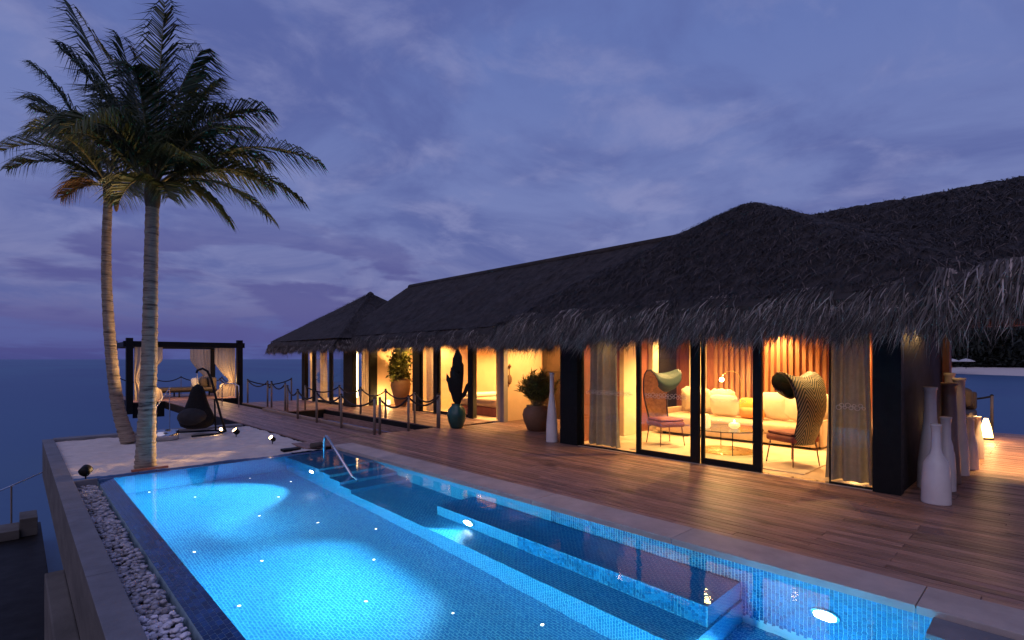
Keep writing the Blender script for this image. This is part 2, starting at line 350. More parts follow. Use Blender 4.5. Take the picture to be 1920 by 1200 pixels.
pb = struct('pebble_channel', MB().box((.572, -2, -.6), (.83, 9.42, -.13)), CONCD)
wp(MB().box((.572, 9.42, -.6), (.84, 9.50, .0)), 'channel_end', CONC)
pmes = []
for k in range(6):
    bm = bmesh.new(); bmesh.ops.create_icosphere(bm, subdivisions=1, radius=1)
    for v in bm.verts: v.co *= random.uniform(.82, 1.1)
    me = bpy.data.meshes.new('pebble'); bm.to_mesh(me); bm.free(); me.materials.append(PEB); me.polygons.foreach_set('use_smooth', [True] * len(me.polygons)); pmes.append(me)
plist = []
for k in range(1900):
    y = 3.0 + 6.4 * random.random(); x = random.uniform(.585, .815); s = random.uniform(.015, .029)
    plist.append((y, x, -.115 + random.uniform(0, .045), s))
plist.sort()
tiny = MB()
for i, (y, x, z, s) in enumerate(plist):
    e = Matrix.LocRotScale(Vector((x, y, z)), Matrix.Rotation(random.uniform(0, 6.28), 3, 'Z').to_quaternion() @ Matrix.Rotation(random.uniform(-.5, .5), 3, 'X').to_quaternion(), Vector((s * 1.35, s, s * .6)))
    if 90 < i < 390:
        o = link('pebble', pmes[i % 6], None, pb); o.matrix_local = e
    else:
        me = pmes[i % 6]; tiny.add([e @ v.co for v in me.vertices], [p.vertices[:] for p in me.polygons])
tag(tiny.build('pebbles', PEB, pb, True), kind='stuff')
# ================================================================== POOL
WZ = -.05; D = 1.15; FZ = WZ - D
pool = struct('pool_basin', MB().add([(1.04, -2, FZ), (4.5, -2, FZ), (4.5, 9.6, FZ), (1.04, 9.6, FZ)], [(0, 1, 2, 3)]), MOS_H)
def pp(mb, name, m): return mb.build(name, m, pool)
pp(MB().add([(1.04, -2, FZ), (1.04, 9.6, FZ), (1.04, 9.6, WZ), (1.04, -2, WZ)], [(0, 1, 2, 3)]), 'side_wall', MOS_X)
pp(MB().add([(4.5, 4.1, FZ), (4.5, 9.6, FZ), (4.5, 9.6, -.02), (4.5, 4.1, -.02)], [(0, 3, 2, 1)]), 'side_wall', MOS_X)
pp(MB().add([(4.5, -2, FZ), (4.5, 4.1, FZ), (4.5, 4.1, -.02), (4.5, -2, -.02)], [(0, 3, 2, 1)]), 'grout_bed', GROUT)
pp(MB().add([(1.04, 9.6, FZ), (4.5, 9.6, FZ), (4.5, 9.6, WZ), (1.04, 9.6, WZ)], [(0, 1, 2, 3)]), 'end_wall', MOS_Y)
pp(MB().add([(1.04, -2, FZ), (4.5, -2, FZ), (4.5, -2, WZ), (1.04, -2, WZ)], [(0, 3, 2, 1)]), 'end_wall', MOS_Y)
def stepbox(x0, y0, y1, ztop, zb=FZ, x1=4.499):
    b = MB().add([(x0, y0, ztop), (x1, y0, ztop), (x1, y1, ztop), (x0, y1, ztop)], [(0, 1, 2, 3)]).build('tread', MOS_H, pool)
    MB().add([(x0, y0, zb), (x0, y1, zb), (x0, y1, ztop), (x0, y0, ztop)], [(0, 3, 2, 1)]).build('riser', MOS_X, b)
    MB().add([(x0, y0, zb), (x1, y0, zb), (x1, y0, ztop), (x0, y0, ztop)], [(0, 1, 2, 3)]).build('riser', MOS_Y, b)
stepbox(3.52, 1.88, 7.1, WZ - .76)
stepbox(3.90, 1.9, 5.5, WZ - .42, WZ - .76)
for k, (y0, y1, s) in enumerate(((8.2, 9.599, .06), (7.83, 8.2, .22), (7.46, 7.83, .40), (7.1, 7.46, .58))): stepbox(3.52, y0, y1, WZ - s)
# spillway crest: sloped mosaic lip
lip = MB().add([(1.04, -2, WZ - .004), (1.04, 9.72, WZ - .004), (.865, 9.72, -.085), (.865, -2, -.085), (.835, -2, -.4), (.835, 9.72, -.4)], [(0, 3, 2, 1), (3, 4, 5, 2)])
pp(lip, 'spillway', mat('spill_grout', (.34, .50, .62), .5, .2, 12))
pp(MB().box((.866, 9.601, -.3), (4.5, 9.75, WZ + .004)), 'far_lip', brick_mat('far_lip_mosaic', (.012, .05, .18), (.02, .08, .26), (.10, .18, .30), .055, .028, (0, 0, 0), .25))
# single mosaic tiles: near part of the house side wall and of the spillway
tsz = (.003, .0262, .0545)
def tile_mesh(sx, sy, sz):
    x, y, z = sx / 2, sy / 2, sz / 2; b = .0015
    me = bpy.data.meshes.new('mosaic_tile')
    me.from_pydata([(x, -y, -z), (x, y, -z), (x, y, z), (x, -y, z), (-x, -y + b, -z + b), (-x, y - b, -z + b), (-x, y - b, z - b), (-x, -y + b, z - b)], [], [(4, 5, 6, 7)[::-1], (0, 1, 5, 4)[::-1], (1, 2, 6, 5)[::-1], (2, 3, 7, 6)[::-1], (3, 0, 4, 7)[::-1]])
    me.materials.append(TILE); return me
tme = tile_mesh(*tsz); stuff = MB(); nt_ = 0
cols = []
yy = -.3
while yy < 4.09:
    cols.append(yy); yy += .0302
for ci, yv in enumerate(cols):
    z = -.028 - (.03 if ci % 2 else 0)
    while z - .0545 > -1.1:
        c = Vector((4.4985, yv, z - .02725))
        if .55 < yv < 1.75 and z > -.26 and nt_ < 150: o = link('mosaic_tile', tme, None, pool); o.location = c; nt_ += 1
        elif yv < 2.0 or z > WZ - .5: stuff.add([v.co + c for v in tme.vertices], [p.vertices[:] for p in tme.polygons])
        z -= .0585
for ci, yv in enumerate([1.93 + k * .0302 for k in range(70)]):   # riser of the upper step
    z = WZ - .425 - (.028 if ci % 2 else 0)
    for q in range(6):
        c = Vector((3.8985, yv, z - .0275)); z -= .0585
        if z > WZ - .79: stuff.add([v.co + c for v in tme.vertices], [p.vertices[:] for p in tme.polygons])
tag(stuff.build('mosaic_tiles', TILE, pool), kind='stuff')
STILE = mat('spill_tile', (.010, .070, .24), .2, .4, 2.5, obj_rand=.35, spec=.5, island=[(0, (.5, .5, .55)), (1, (1.4, 1.4, 1.3))])
a = math.atan2(.085 + WZ - .004, .175); sl = MB(); sme = bpy.data.meshes.new('spillway_tile')
sme.from_pydata([(-.0172, -.0335, 0), (.0172, -.0335, 0), (.0172, .0335, 0), (-.0172, .0335, 0), (-.016, -.0325, .003), (.016, -.0325, .003), (.016, .0325, .003), (-.016, .0325, .003)], [], [(4, 5, 6, 7), (0, 1, 5, 4), (1, 2, 6, 5), (2, 3, 7, 6), (3, 0, 4, 7)]); sme.materials.append(STILE)
nt_ = 0
for j in range(88):
    for i in range(5):
        f = (i + .5) / 5; yv = 3.1 + j * .0745 + (.037 if i % 2 else 0)
        mtx = Matrix.Translation((.865 + .175 * f, yv, -.085 + (.085 + WZ - .004) * f)) @ Matrix.Rotation(-a, 4, 'Y')
        if yv > 3.5 and nt_ < 150: o = link('spillway_tile', sme, None, pool); o.matrix_local = mtx; nt_ += 1
        else: sl.add([mtx @ v.co for v in sme.vertices], [p.vertices[:] for p in sme.polygons])
tag(sl.build('spillway_tiles', STILE, pool), kind='stuff')
# water
def water_mat():
    m = bpy.data.materials.new('pool_water'); m.use_nodes = True; t = m.node_tree; t.nodes.clear()
    tcn = N(t, 'ShaderNodeTexCoord'); bn = N(t, 'ShaderNodeBump'); bn.inputs['Strength'].default_value = .07; bn.inputs['Distance'].default_value = .02
    L(t, noise(t, tcn.outputs['Object'], 7, 3, .5, .3), bn.inputs['Height'])
    f = N(t, 'ShaderNodeFresnel'); f.inputs[0].default_value = 1.33; L(t, bn.outputs[0], f.inputs[1])
    a = N(t, 'ShaderNodeBsdfRefraction'); a.inputs['IOR'].default_value = 1.33; a.inputs['Color'].default_value = (.90, .97, 1, 1); a.inputs['Roughness'].default_value = .0; L(t, bn.outputs[0], a.inputs['Normal'])
    g = N(t, 'ShaderNodeBsdfGlossy'); g.inputs['Roughness'].default_value = .03; L(t, bn.outputs[0], g.inputs['Normal'])
    x = N(t, 'ShaderNodeMixShader'); L(t, f.outputs[0], x.inputs[0]); L(t, a.outputs[0], x.inputs[1]); L(t, g.outputs[0], x.inputs[2])
    o = N(t, 'ShaderNodeOutputMaterial'); L(t, x.outputs[0], o.inputs[0]); return m
struct('pool_water', MB().add([(1.041, -2, WZ), (4.499, -2, WZ), (4.499, 9.6, WZ), (1.041, 9.6, WZ)], [(0, 1, 2, 3)]), water_mat())
# coping slabs
cop = struct('coping', MB().box((4.505, -3, -.3), (4.92, 9.9, -.06)), CONC)
y = -3.
while y < 9.5:
    y1 = min(y + 1.85, 9.9); MB().box((4.49, y, -.058), (4.93, y1 - .006, .006), .006).build('coping_stone', STONE, cop); y = y1
pool_lamps = [((3.515, 8.45, WZ - .42), (1.8, 8.4, WZ - 1.0), 1500, 'round white underwater lamp set in the riser by the handrail'),
              ((3.895, 4.85, WZ - .60), (2.0, 4.85, WZ - 1.2), 2900, 'round white underwater lamp in the riser of the submerged bench'),
              ((4.49, 1.25, WZ - .52), (3.75, 1.25, WZ - 1.15), 3600, 'round white underwater lamp in the tiled wall near the concrete slab')]
for (x, y, z), tg, e, lb in pool_lamps:
    t = thing('pool_lamp', lb, 'pool light', (x, y, z), 0, 'lamps in the pool walls')
    q = MB().lathe([(.10, 0), (.10, .012), (.085, .016)], 20).build('rim', STEEL, t); q.rotation_euler = (0, R(-90), 0)
    q = MB().lathe([(.08, .017), (.05, .026), (.01, .03)], 20).build('lens', E_POOL, t); q.rotation_euler = (0, R(-90), 0)
    light('lamp_light', 'SPOT', (-.06, 0, 0), e, (.72, .98, 1), t, .06, Vector(tg) - Vector((x, y, z)) + Vector((-.06, 0, 0)), 92, 1.)
for y in (2.2, 4.6, 7.0):   # lamps in the spillway wall that wash the bench risers
    t = thing('pool_lamp', 'round underwater lamp in the spillway wall facing the bench', 'pool light', (1.045, y, WZ - .5), 0, 'lamps in the spillway wall')
    q = MB().lathe([(.10, 0), (.10, .012), (.085, .016)], 20).build('rim', STEEL, t); q.rotation_euler = (0, R(90), 0)
    q = MB().lathe([(.08, .017), (.05, .026), (.01, .03)], 20).build('lens', E_POOL, t); q.rotation_euler = (0, R(90), 0)
    light('lamp_light', 'SPOT', (.06, 0, 0), 300, (.62, .97, 1), t, .06, (2, 0, .15), 120, 1.)
dots = [(1.45, 5.08), (1.42, 6.58), (1.9, 5.88), (2.34, 4.42), (3.26, 5.9), (2.81, 6.58), (3.28, 8.75), (2.82, 8.0), (2.34, 7.33), (2.82, 3.73), (3.27, 3.07), (2.81, 5.13), (1.91, 8.77), (1.46, 9.5), (2.85, 9.4)]
dm = None
for x, y in dots:
    t = tag(bpy.data.objects.new('floor_light_dot', dm), 'tiny glowing white light dot on the pool floor', 'pool light', 'light dots on the pool floor') if dm else tag(MB().lathe([(.015, 0), (.015, .006), (.008, .01)], 10).build('floor_light_dot', E_DOT), 'tiny glowing white light dot on the pool floor', 'pool light', 'light dots on the pool floor')
    if dm: C.objects.link(t)
    dm = t.data; t.location = (x, y, FZ + .001)
# pool handrail and slab
t = thing('pool_handrail', 'bent stainless steel handrail rising from the pool steps', 'handrail', (3.65, 8.3, WZ - .06))
MB().tube([(0, 0, 0), (0, 0, .46), (0, -.02, .52), (0, -.07, .555), (0, -.12, .55), (0, -.17, .52), (0, -1.1, -.02), (0, -1.14, -.16)], .02, 10).build('rail', STEEL, t, True)
MB().lathe([(.045, .0), (.045, .012), (.03, .016)], 14).build('foot_flange', STEEL, t)
t = tag(MB().box((4.18, -1.2, -.10), (4.485, .6, -.035), .008).build('diving_slab', CONC), 'grey concrete slab overhanging the water against the pool coping', 'slab')
# ================================================================== DECKS
pl_cache = {}
def plank(parent, x0, x1, y0, y1, z=0.):
    key = (round(x1 - x0, 3), round(y1 - y0, 2))
    if key not in pl_cache:
        o = MB().box((-(x1 - x0) / 2, -(y1 - y0) / 2, -.028), ((x1 - x0) / 2, (y1 - y0) / 2, 0), .004).build('plank', WOOD, parent); pl_cache[key] = o.data
    else: o = link('plank', pl_cache[key], None, parent)
    o.location = ((x0 + x1) / 2, (y0 + y1) / 2, z + random.uniform(-.0025, .0015)); return o
def deck(name, x0, x1, y0, y1, wdt=.098, lens=(2.4, 3.0, 3.6), sub=.3):
    d = struct(name, MB().box((x0 + .005, y0 + .005, -sub), (x1 - .005, y1 - .005, -.032)), DARKWOOD)
    n = max(1, round((x1 - x0) / wdt)); st = (x1 - x0) / n
    for i in range(n):
        y = y0 - (0 if y1 - y0 < 4 else random.choice((0, .6, 1.2, 1.8)))
        while y < y1 - .05:
            ln = random.choice(lens); a_, b_ = max(y, y0), min(y + ln, y1)
            if y1 - b_ < .4: b_ = y1
            if b_ - a_ > .05: plank(d, x0 + i * st + .004, x0 + (i + 1) * st - .004, a_ + .002, b_ - .002)
            y = b_ if b_ > a_ else y + ln
    return d
deck('pool_deck', 4.935, 8.0, -3.2, 10.7)
deck('entrance_deck', 8.0, 11.1, 7.0, 10.45)
deck('side_deck', 8.0, 16.4, -3.4, 1.5, lens=(4.9,))
deck('house_walk', 7.62, 9.45, 10.7, 17.3)
deck('far_terrace', 6.35, 8.6, 17.3, 21.9)
deck('far_terrace', 8.6, 11.1, 14.6, 17.3)
wk = deck('walkway', 4.35, 6.0, 10.72, 25)
deck('walkway', 4.02, 4.93, 9.92, 10.7)
deck('pergola_platform', 3.3, 7.2, 25.0, 29.6, lens=(4.6,))
# pit cladding between the walkway and the house
pc = thing('stair_well', 'dark boarded side of the sunken stair well by the rope posts', 'stair', (6.8, 13.5, -2.3))
for k in range(6): wpart(MB().box((7.575, 10.72, -.34 - k * .2), (7.6, 17.28, -.16 - k * .2), .004).build('board', WOOD), pc)
for k in range(6): wpart(MB().box((6.02, 16.9 - k * .35, -.42 - k * .22), (7.55, 17.28 - k * .35, -.30 - k * .22), .006).build('step', WOOD), pc)
b = tag(MB().box((5.9, 10.85, .0), (6.02, 18.2, .07), .01).build('kerb_beam', mat('kerb_wood', (.30, .20, .15), .6, .3, 3, .15, 12, stretch=(8, 1, 8))), 'pale timber kerb beam edging the boardwalk beside the rope posts', 'beam')
# ================================================================== ROPE FENCES
def sag(a, b, s, n=10):
    a, b = Vector(a), Vector(b); return [a.lerp(b, i / n) - Vector((0, 0, s * 4 * (i / n) * (1 - i / n))) for i in range(n + 1)]
def rope_fence(label, pts, zt=.82, r=.022, droop=.20, zb=0., thin=False):
    t = thing('rope_fence', label, 'rope fence', (pts[0][0], pts[0][1], zb)); o0 = Vector((pts[0][0], pts[0][1], zb))
    for (x, y) in pts:
        p = MB().tube([(x - o0.x, y - o0.y, 0), (x - o0.x, y - o0.y, zt - zb)], .013 if thin else .03, 10).build('post', POSTW, t, True)
        MB().lathe([(.018 if thin else .036, zt - zb), (.018 if thin else .036, zt - zb + .012), (.01, zt - zb + .03)], 10, (x - o0.x, y - o0.y, 0)).build('cap', BLACK, p)
    for (x, y), (x2, y2) in zip(pts, pts[1:]):
        MB().tube([q - o0 for q in sag((x, y, zt - .02), (x2, y2, zt - .02), droop)], r, 8).build('rope', ROPE, t, True)
rope_fence('black rope slung between posts along the boardwalk kerb', [(5.82, 10.6), (5.82, 12.25), (5.82, 13.7), (5.82, 15.0), (6.42, 17.4)])
rope_fence('black rope slung between posts along the lit house walk', [(7.55, 10.62), (7.68, 11.85), (7.68, 13.35), (7.68, 14.85), (7.68, 16.3), (7.0, 17.4)])
rope_fence('short black rope between the stair head posts on the deck', [(5.95, 10.6), (6.7, 10.6), (7.55, 10.55)], droop=.22)
rope_fence('black rope around the corner of the far terrace over the sea', [(6.42, 17.6), (6.5, 19.1), (6.5, 19.5), (6.5, 21.7), (8.2, 21.8)], zt=.9)
rope_fence('black rope behind the daybed at the pergola end over the sea', [(3.4, 29.4), (4.6, 29.4), (5.8, 29.4), (7.0, 29.4), (7.1, 27.5), (7.1, 25.5), (6.4, 25.2)], zt=.85, thin=True)
rope_fence('black rope and post at the seaward edge of the side deck', [(16.25, 1.12), (16.25, 2.6)], zt=.86, droop=.12)
# ================================================================== VILLA
HO = Vector((8.05, 1.5, 0))
villa = thing('villa', 'long thatched villa with lit rooms and black framed glass doors', 'house', HO)
def hv(mb, name, m, parent=None, smooth=False):
    o = mb.build(name, m, None, smooth)
    if parent is None: return wpart(o, villa)
    o.parent = parent; return o
# --- roofs
def roof_patch(mb, a, b, c, d, nu, nv, am=.035):
    a, b, c, d = map(Vector, (a, b, c, d)); nrm = (b - a).cross(d - a).normalized()
    def fn(u, v):
        p = (a.lerp(b, u)).lerp(d.lerp(c, u), v); e = min(1, 8 * min(u, 1 - u, v, 1 - v))
        return p + nrm * am * e * (math.sin(p.y * 2.3 + p.x) * .5 + math.sin(p.x * 5 + p.y * 4.1) * .3 + random.uniform(-.35, .35))
    mb.grid(fn, nu, nv); return (a, b, c, d, nrm)
def surf_blades(patches, dens, ln=.26, wd=.014):
    P0s, P1s, P2s, ws, wd_ = [], [], [], [], []
    for a, b, c, d, nrm in patches:
        if nrm.z < 0: nrm = -nrm
        area = ((b - a).cross(d - a).length + (b - c).cross(d - c).length) / 2; n = int(area * dens)
        u = rng.random(n)[:, None]; v = rng.random(n)[:, None]
        A, B, C_, D_ = map(np.array, (a, b, c, d)); p = (A * (1 - u) + B * u) * (1 - v) + (D_ * (1 - u) + C_ * u) * v
        up = np.array((D_ - A) / np.linalg.norm(D_ - A)); side = np.cross(up, np.array(nrm)); nn = np.array(nrm)
        l = (ln * rng.uniform(.5, 1.4, n))[:, None]; sx = rng.normal(0, .35, n)[:, None]
        p0 = p + nn * .01; p1 = p0 - up * l * .5 + side * sx * l * .5 + nn * rng.uniform(.01, .05, n)[:, None]; p2 = p0 - up * l + side * sx * l + nn * rng.uniform(0, .05, n)[:, None]
        P0s.append(p0); P1s.append(p1); P2s.append(p2); ws.append(wd * rng.uniform(.5, 1.4, n)); wd_.append(np.repeat(side[None], n, 0))
    return blades(*[np.concatenate(q) for q in (P0s, P1s, P2s)], np.concatenate(ws), np.concatenate(wd_))
def fringe(path, zt, zb, dens, bias, sc_w, wid=.011, out=.28):
    """hanging straw along an eave; path = [(x,y),...] with outward normal to the left of travel negated below"""
    P0s, P1s, P2s, ws, wds = [], [], [], [], []
    for (x0, y0), (x1, y1) in zip(path, path[1:]):
        tng = np.array((x1 - x0, y1 - y0, 0.)); ln = np.linalg.norm(tng); tng /= ln; nrm = np.array((-tng[1], tng[0], 0.))
        n = int(ln * dens); s = rng.random(n) * ln; layer = rng.random(n)
        ph = (s / sc_w + .13 * np.sin(s * 1.7)) % 1.; arch = np.sqrt(np.maximum(0, 1 - (ph * 2 - 1) ** 2))
        top = zt - .10 + .13 * arch; z0 = top - layer * (zt - zb) * .45
        root = np.array((x0, y0, 0.)) + tng * s[:, None] - nrm * ((1 - layer) * .12)[:, None]; root[:, 2] = z0
        L_ = (zt - zb) * rng.uniform(.45, .68, n); L_ = np.where(rng.random(n) < .10, L_ * rng.uniform(1.1, 1.5, n), L_)
        lat = (bias + rng.normal(0, .26, n) + .35 * (ph - .5)) * L_
        o1 = out * rng.uniform(.35, .75, n); o2 = out * rng.uniform(.55, 1.15, n)
        p1 = root + nrm * o1[:, None] + tng * (lat * .4)[:, None]; p1[:, 2] -= L_ * .42
        p2 = root + nrm * o2[:, None] + tng * lat[:, None]; p2[:, 2] -= L_ * 1.02
        P0s.append(root); P1s.append(p1); P2s.append(p2); ws.append(wid * rng.uniform(.5, 1.6, n))
        q = tng + .4 * nrm * rng.normal(0, 1, n)[:, None]; wds.append(q / np.linalg.norm(q, axis=1)[:, None])
    return blades(*[np.concatenate(q) for q in (P0s, P1s, P2s)], np.concatenate(ws), np.concatenate(wds))
def eave_backing(mb, path, zt, zb):
    for (x0, y0), (x1, y1) in zip(path, path[1:]):
        tng = Vector((x1 - x0, y1 - y0, 0)).normalized(); nm = Vector((-tng.y, tng.x, 0)); n = max(2, int((Vector((x1 - x0, y1 - y0)).length) / .25))
        def fn(u, v):
            p = Vector((x0 + (x1 - x0) * u, y0 + (y1 - y0) * u, 0)); k = [(-.05, zt - .02), (.10, zt - .16), (.13, zb + .26), (-.02, zb + .16), (-.6, zb + .36)][int(round(v * 4))]
            q = p + nm * (k[0] + random.uniform(-.02, .02)); q.z = k[1] + random.uniform(-.02, .02); return q
        mb.grid(fn, n, 4)
def pyramid(x0, x1, y0, y1, apex, ze, label, fr_path, dens, bias, wid, sc, blade=90, out=.28, zt=None, zb=None):
    mb = MB(); ax, ay, az = apex; k = .10
    A = (ax - k, ay - k, az - .05); Bq = (ax + k, ay - k, az - .05); Cq = (ax + k, ay + k, az - .05); Dq = (ax - k, ay + k, az - .05)
    ps = [roof_patch(mb, (x0, y0, ze), (x1, y0, ze), Bq, A, 26, 22), roof_patch(mb, (x1, y0, ze), (x1, y1, ze), Cq, Bq, 26, 22), roof_patch(mb, (x1, y1, ze), (x0, y1, ze), Dq, Cq, 26, 22), roof_patch(mb, (x0, y1, ze), (x0, y0, ze), A, Dq, 26, 22)]
    mb.lathe([(k * 1.6, -.06), (k * 1.2, .03), (.03, .09)], 12, (ax, ay, az - .02))
    eave_backing(mb, fr_path, zt, zb)
    r = hv(mb, 'roof', THATCH, None, True); tag(r, label)
    up_ = Vector((0, 0, .03)); ap = Vector(apex)
    hips = [(Vector((x0 + .25, y0, ze)) + up_, Vector((x0, y0 + .25, ze)) + up_, ap + Vector((-.12, .05, .0)), ap + Vector((.05, -.12, .0)), Vector((0, 0, 1))), (Vector((x0, y1 - .25, ze)) + up_, Vector((x0 + .25, y1, ze)) + up_, ap + Vector((.05, .12, 0)), ap + Vector((-.12, -.05, 0)), Vector((0, 0, 1)))]
    V, Q, T = surf_blades([ps[0], ps[2], ps[3]] + hips + hips, blade); tag(hv_sub(blade_obj('thatch_tufts', V, Q, T, STRAW2), r), kind='stuff')
    V, Q, T = fringe(fr_path, zt, zb, dens, bias, sc, wid, out); tag(hv_sub(blade_obj('eave_fringe', V, Q, T, STRAW), r), kind='stuff')
def hv_sub(o, r): o.parent = r; return o
STRAW2 = mat('thatch_straw_dark', (.075, .054, .044), .9, col2=(.034, .025, .021), scale=6, island=ISL)
def gable(x0, xr, x1, y0, y1, ze, zr, label, fr_path, dens, bias, wid, sc, hip=0, blade=90, out=.28, zt=None, zb=None):
    mb = MB()
    ps = [roof_patch(mb, (x0, y1, ze), (x0, y0, ze), (xr, y0, zr), (xr, y1 - hip, zr), 60, 22), roof_patch(mb, (x1, y0, ze), (x1, y1, ze), (xr, y1 - hip, zr), (xr, y0, zr), 30, 14)]
    if hip: ps.append(roof_patch(mb, (x1, y1, ze), (x0, y1, ze), (xr - .02, y1 - hip, zr), (xr + .02, y1 - hip, zr), 16, 16))
    mb.tube([(xr, y0, zr - .04), (xr, y1 - hip, zr - .04)], .10, 10)
    eave_backing(mb, fr_path, zt, zb)
    r = hv(mb, 'roof', THATCH, None, True); tag(r, label)
    V, Q, T = surf_blades(ps[:1] + ps[2:], blade); tag(hv_sub(blade_obj('thatch_tufts', V, Q, T, STRAW2), r), kind='stuff')
    V, Q, T = fringe(fr_path, zt, zb, dens, bias, sc, wid, out); tag(hv_sub(blade_obj('eave_fringe', V, Q, T, STRAW), r), kind='stuff')
def roof_z(x, y):
    def smin(*a, k=.035):
        a = np.stack(a); return -k * np.log(np.exp(-a / k).sum(0))
    f1 = smin((x - 7.2) / 3.1, (13.4 - x) / 3.1, (y - .2) / 4., (8.2 - y) / 4.); z1 = 2.5 + 2.34 * f1
    f2 = smin((x - 7.2) / 3.1, (13.4 - x) / 3.1, (6.3 - y) / 2.4); z2 = 2.5 + 1.82 * f2
    k = .07; z = np.maximum(z1, z2) + k * np.log(np.exp((z1 - np.maximum(z1, z2)) / k) + np.exp((z2 - np.maximum(z1, z2)) / k)) - .03
    q = (x - 7.2) / .34 + .12 * np.sin(y * 3.1) + .1 * np.sin(y * 7.3); return z + .030 * (1 - q % 1.) + .012 * np.sin(y * 9 + x * 4) * np.sin(x * 7)
def near_roof(path, path2):
    xs = np.linspace(7.16, 13.44, 90); ys = np.linspace(-9, 8.24, 210); X, Y = np.meshgrid(xs, ys, indexing='ij'); Z = roof_z(X, Y) + rng.normal(0, .006, X.shape)
    mb = MB(); nvv = len(ys); mb.add(np.stack([X, Y, Z], -1).reshape(-1, 3).tolist(), [(i * nvv + j, (i + 1) * nvv + j, (i + 1) * nvv + j + 1, i * nvv + j + 1) for i in range(len(xs) - 1) for j in range(nvv - 1)])
    eave_backing(mb, path, 2.56, 1.88); eave_backing(mb, path2, 2.62, 1.95)
    ro = hv(mb, 'roof', THATCH, None, False); tag(ro, 'peaked thatched roof over the living room and side deck')
    n = 26000; x = 7.2 + 4.2 * rng.random(n) ** .9; y = rng.uniform(-4, 8.2, n); z = roof_z(x, y); e = .06
    gx = (roof_z(x + e, y) - roof_z(x - e, y)) / (2 * e); gx = np.clip(gx, .3, .9) * 0 + .68; gy = np.clip((roof_z(x, y + .2) - roof_z(x, y - .2)) / .4, -.7, .7)
    dn = np.stack([-gx, -gy, -(gx ** 2 + gy ** 2)], 1); dn /= np.linalg.norm(dn, axis=1)[:, None]; nm = np.stack([-gx, -gy, np.ones(n)], 1); nm /= np.linalg.norm(nm, axis=1)[:, None]
    sd_ = np.cross(dn, nm); l = (.24 * rng.uniform(.5, 1.5, n))[:, None]; sx = rng.normal(0, .45, n)[:, None]; p = np.stack([x, y, z], 1) + nm * .012
    V, Q, T = blades(p, p + (dn + sd_ * sx) * l * .5 + nm * rng.uniform(.01, .05, n)[:, None], p + (dn + sd_ * sx) * l + nm * rng.uniform(-.01, .05, n)[:, None], .012 * rng.uniform(.5, 1.5, n), sd_)
    tag(hv_sub(blade_obj('thatch_tufts', V, Q, T, STRAW2), ro), kind='stuff')
    V, Q, T = fringe(path, 2.58, 1.86, 2100, .24, .95, .0135, .34); tag(hv_sub(blade_obj('eave_fringe', V, Q, T, STRAW), ro), kind='stuff')
    V, Q, T = fringe(path2, 2.70, 1.93, 1900, .10, 1.25, .0165, .36); tag(hv_sub(blade_obj('eave_fringe', V, Q, T, STRAW), ro), kind='stuff')
near_roof([(7.15, .9), (7.15, 7.6), (7.4, 8.15), (9.4, 8.3)], [(7.12, -3), (7.12, .95)])
gable(8.5, 11.0, 13.6, 5.5, 18.4, 2.5, 4.5, 'long thatched roof over the bedroom wing', [(8.45, 8.0), (8.45, 17.6)], 1300, .14, .016, .9, 1.1, 80, .28, 2.50, 1.92)
pyramid(7.9, 13.9, 16.9, 23.4, (10.9, 20.2, 4.48), 2.42, 'peaked thatched roof at the far end', [(8.6, 16.85), (7.95, 17.0), (7.85, 23.2), (9, 23.5)], 1300, -.05, .016, .9, 70, .25, 2.42, 1.90)
# path direction check: outward normal is left of travel -> for front eaves travel towards +Y gives normal (-1,0,0)
# --- living room shell
hv(MB().box((8.0, 1.4, -.03), (12.4, 6.95, .004)), 'floor', FLOORI)
hv(MB().box((8.0, 1.4, 2.55), (12.5, 6.95, 2.62)), 'ceiling', CREAM)
bw = hv(MB().box((12.33, 1.4, 0), (12.43, 6.95, 2.55)), 'wall', REDWOOD)
slm = None
for k in range(33):
    yv = 1.62 + k * .13
    if slm is None: o = MB().box((-.035, -.038, 0), (0, .038, 2.53), .006).build('slat', SLATW, None); slm = o.data
    else: o = link('slat', slm, None)
    o.location = Vector((12.325, yv, .006)) - HO; o.parent = bw; o.matrix_parent_inverse = Matrix.Identity(4)
    o.location = (12.325, yv, .006)
hv(MB().box((12.20, 6.02, .006), (12.32, 6.42, 2.54)), 'pilaster', CREAM)
d_ = hv(MB().box((12.29, 6.43, .006), (12.325, 6.72, 2.4)), 'door', REDWOOD)
sw = hv(MB().box((8.15, 1.40, 0), (11.3, 1.52, 2.6)), 'wall', DARKWOOD)
sw = hv(MB().box((11.3, 1.40, 0), (12.4, 1.52, 2.6)), 'wall', DARKWOOD)
sideslat = hv(MB().box((8.3, 1.53, .006), (12.3, 1.56, 2.54)), 'wall', SLATW)
lw = hv(MB().box((8.15, 6.78, 0), (12.4, 6.95, 2.6)), 'wall', REDWOOD)
for (xa, xb, m_) in ((9.72, 10.22, CREAM), (10.9, 11.15, CREAM), (11.3, 12.15, None)):
    if m_: hv(MB().box((xa, 6.66, .006), (xb, 6.775, 2.54)), 'pilaster', m_)
    else:
        dd = hv(MB().box((xa, 6.74, .006), (xb, 6.776, 2.3)), 'door', DARKWOOD); MB().box((xa + .08, 6.70, 1.0), (xa + .11, 6.738, 1.15)).build('handle', GOLD, dd)
hv(MB().box((8.02, 1.52, 2.30), (8.14, 6.98, 2.62)), 'lintel', DARKWOOD)
hv(MB().box((7.97, 6.55, 0), (8.2, 6.99, 2.6), .006), 'post', BLACK)
hv(MB().box((7.96, 1.38, 0), (8.14, 1.68, 2.62), .006), 'post', BLACK)
hv(MB().box((11.31, 1.30, 0), (11.42, 1.395, 2.6)), 'post', REDWOOD)
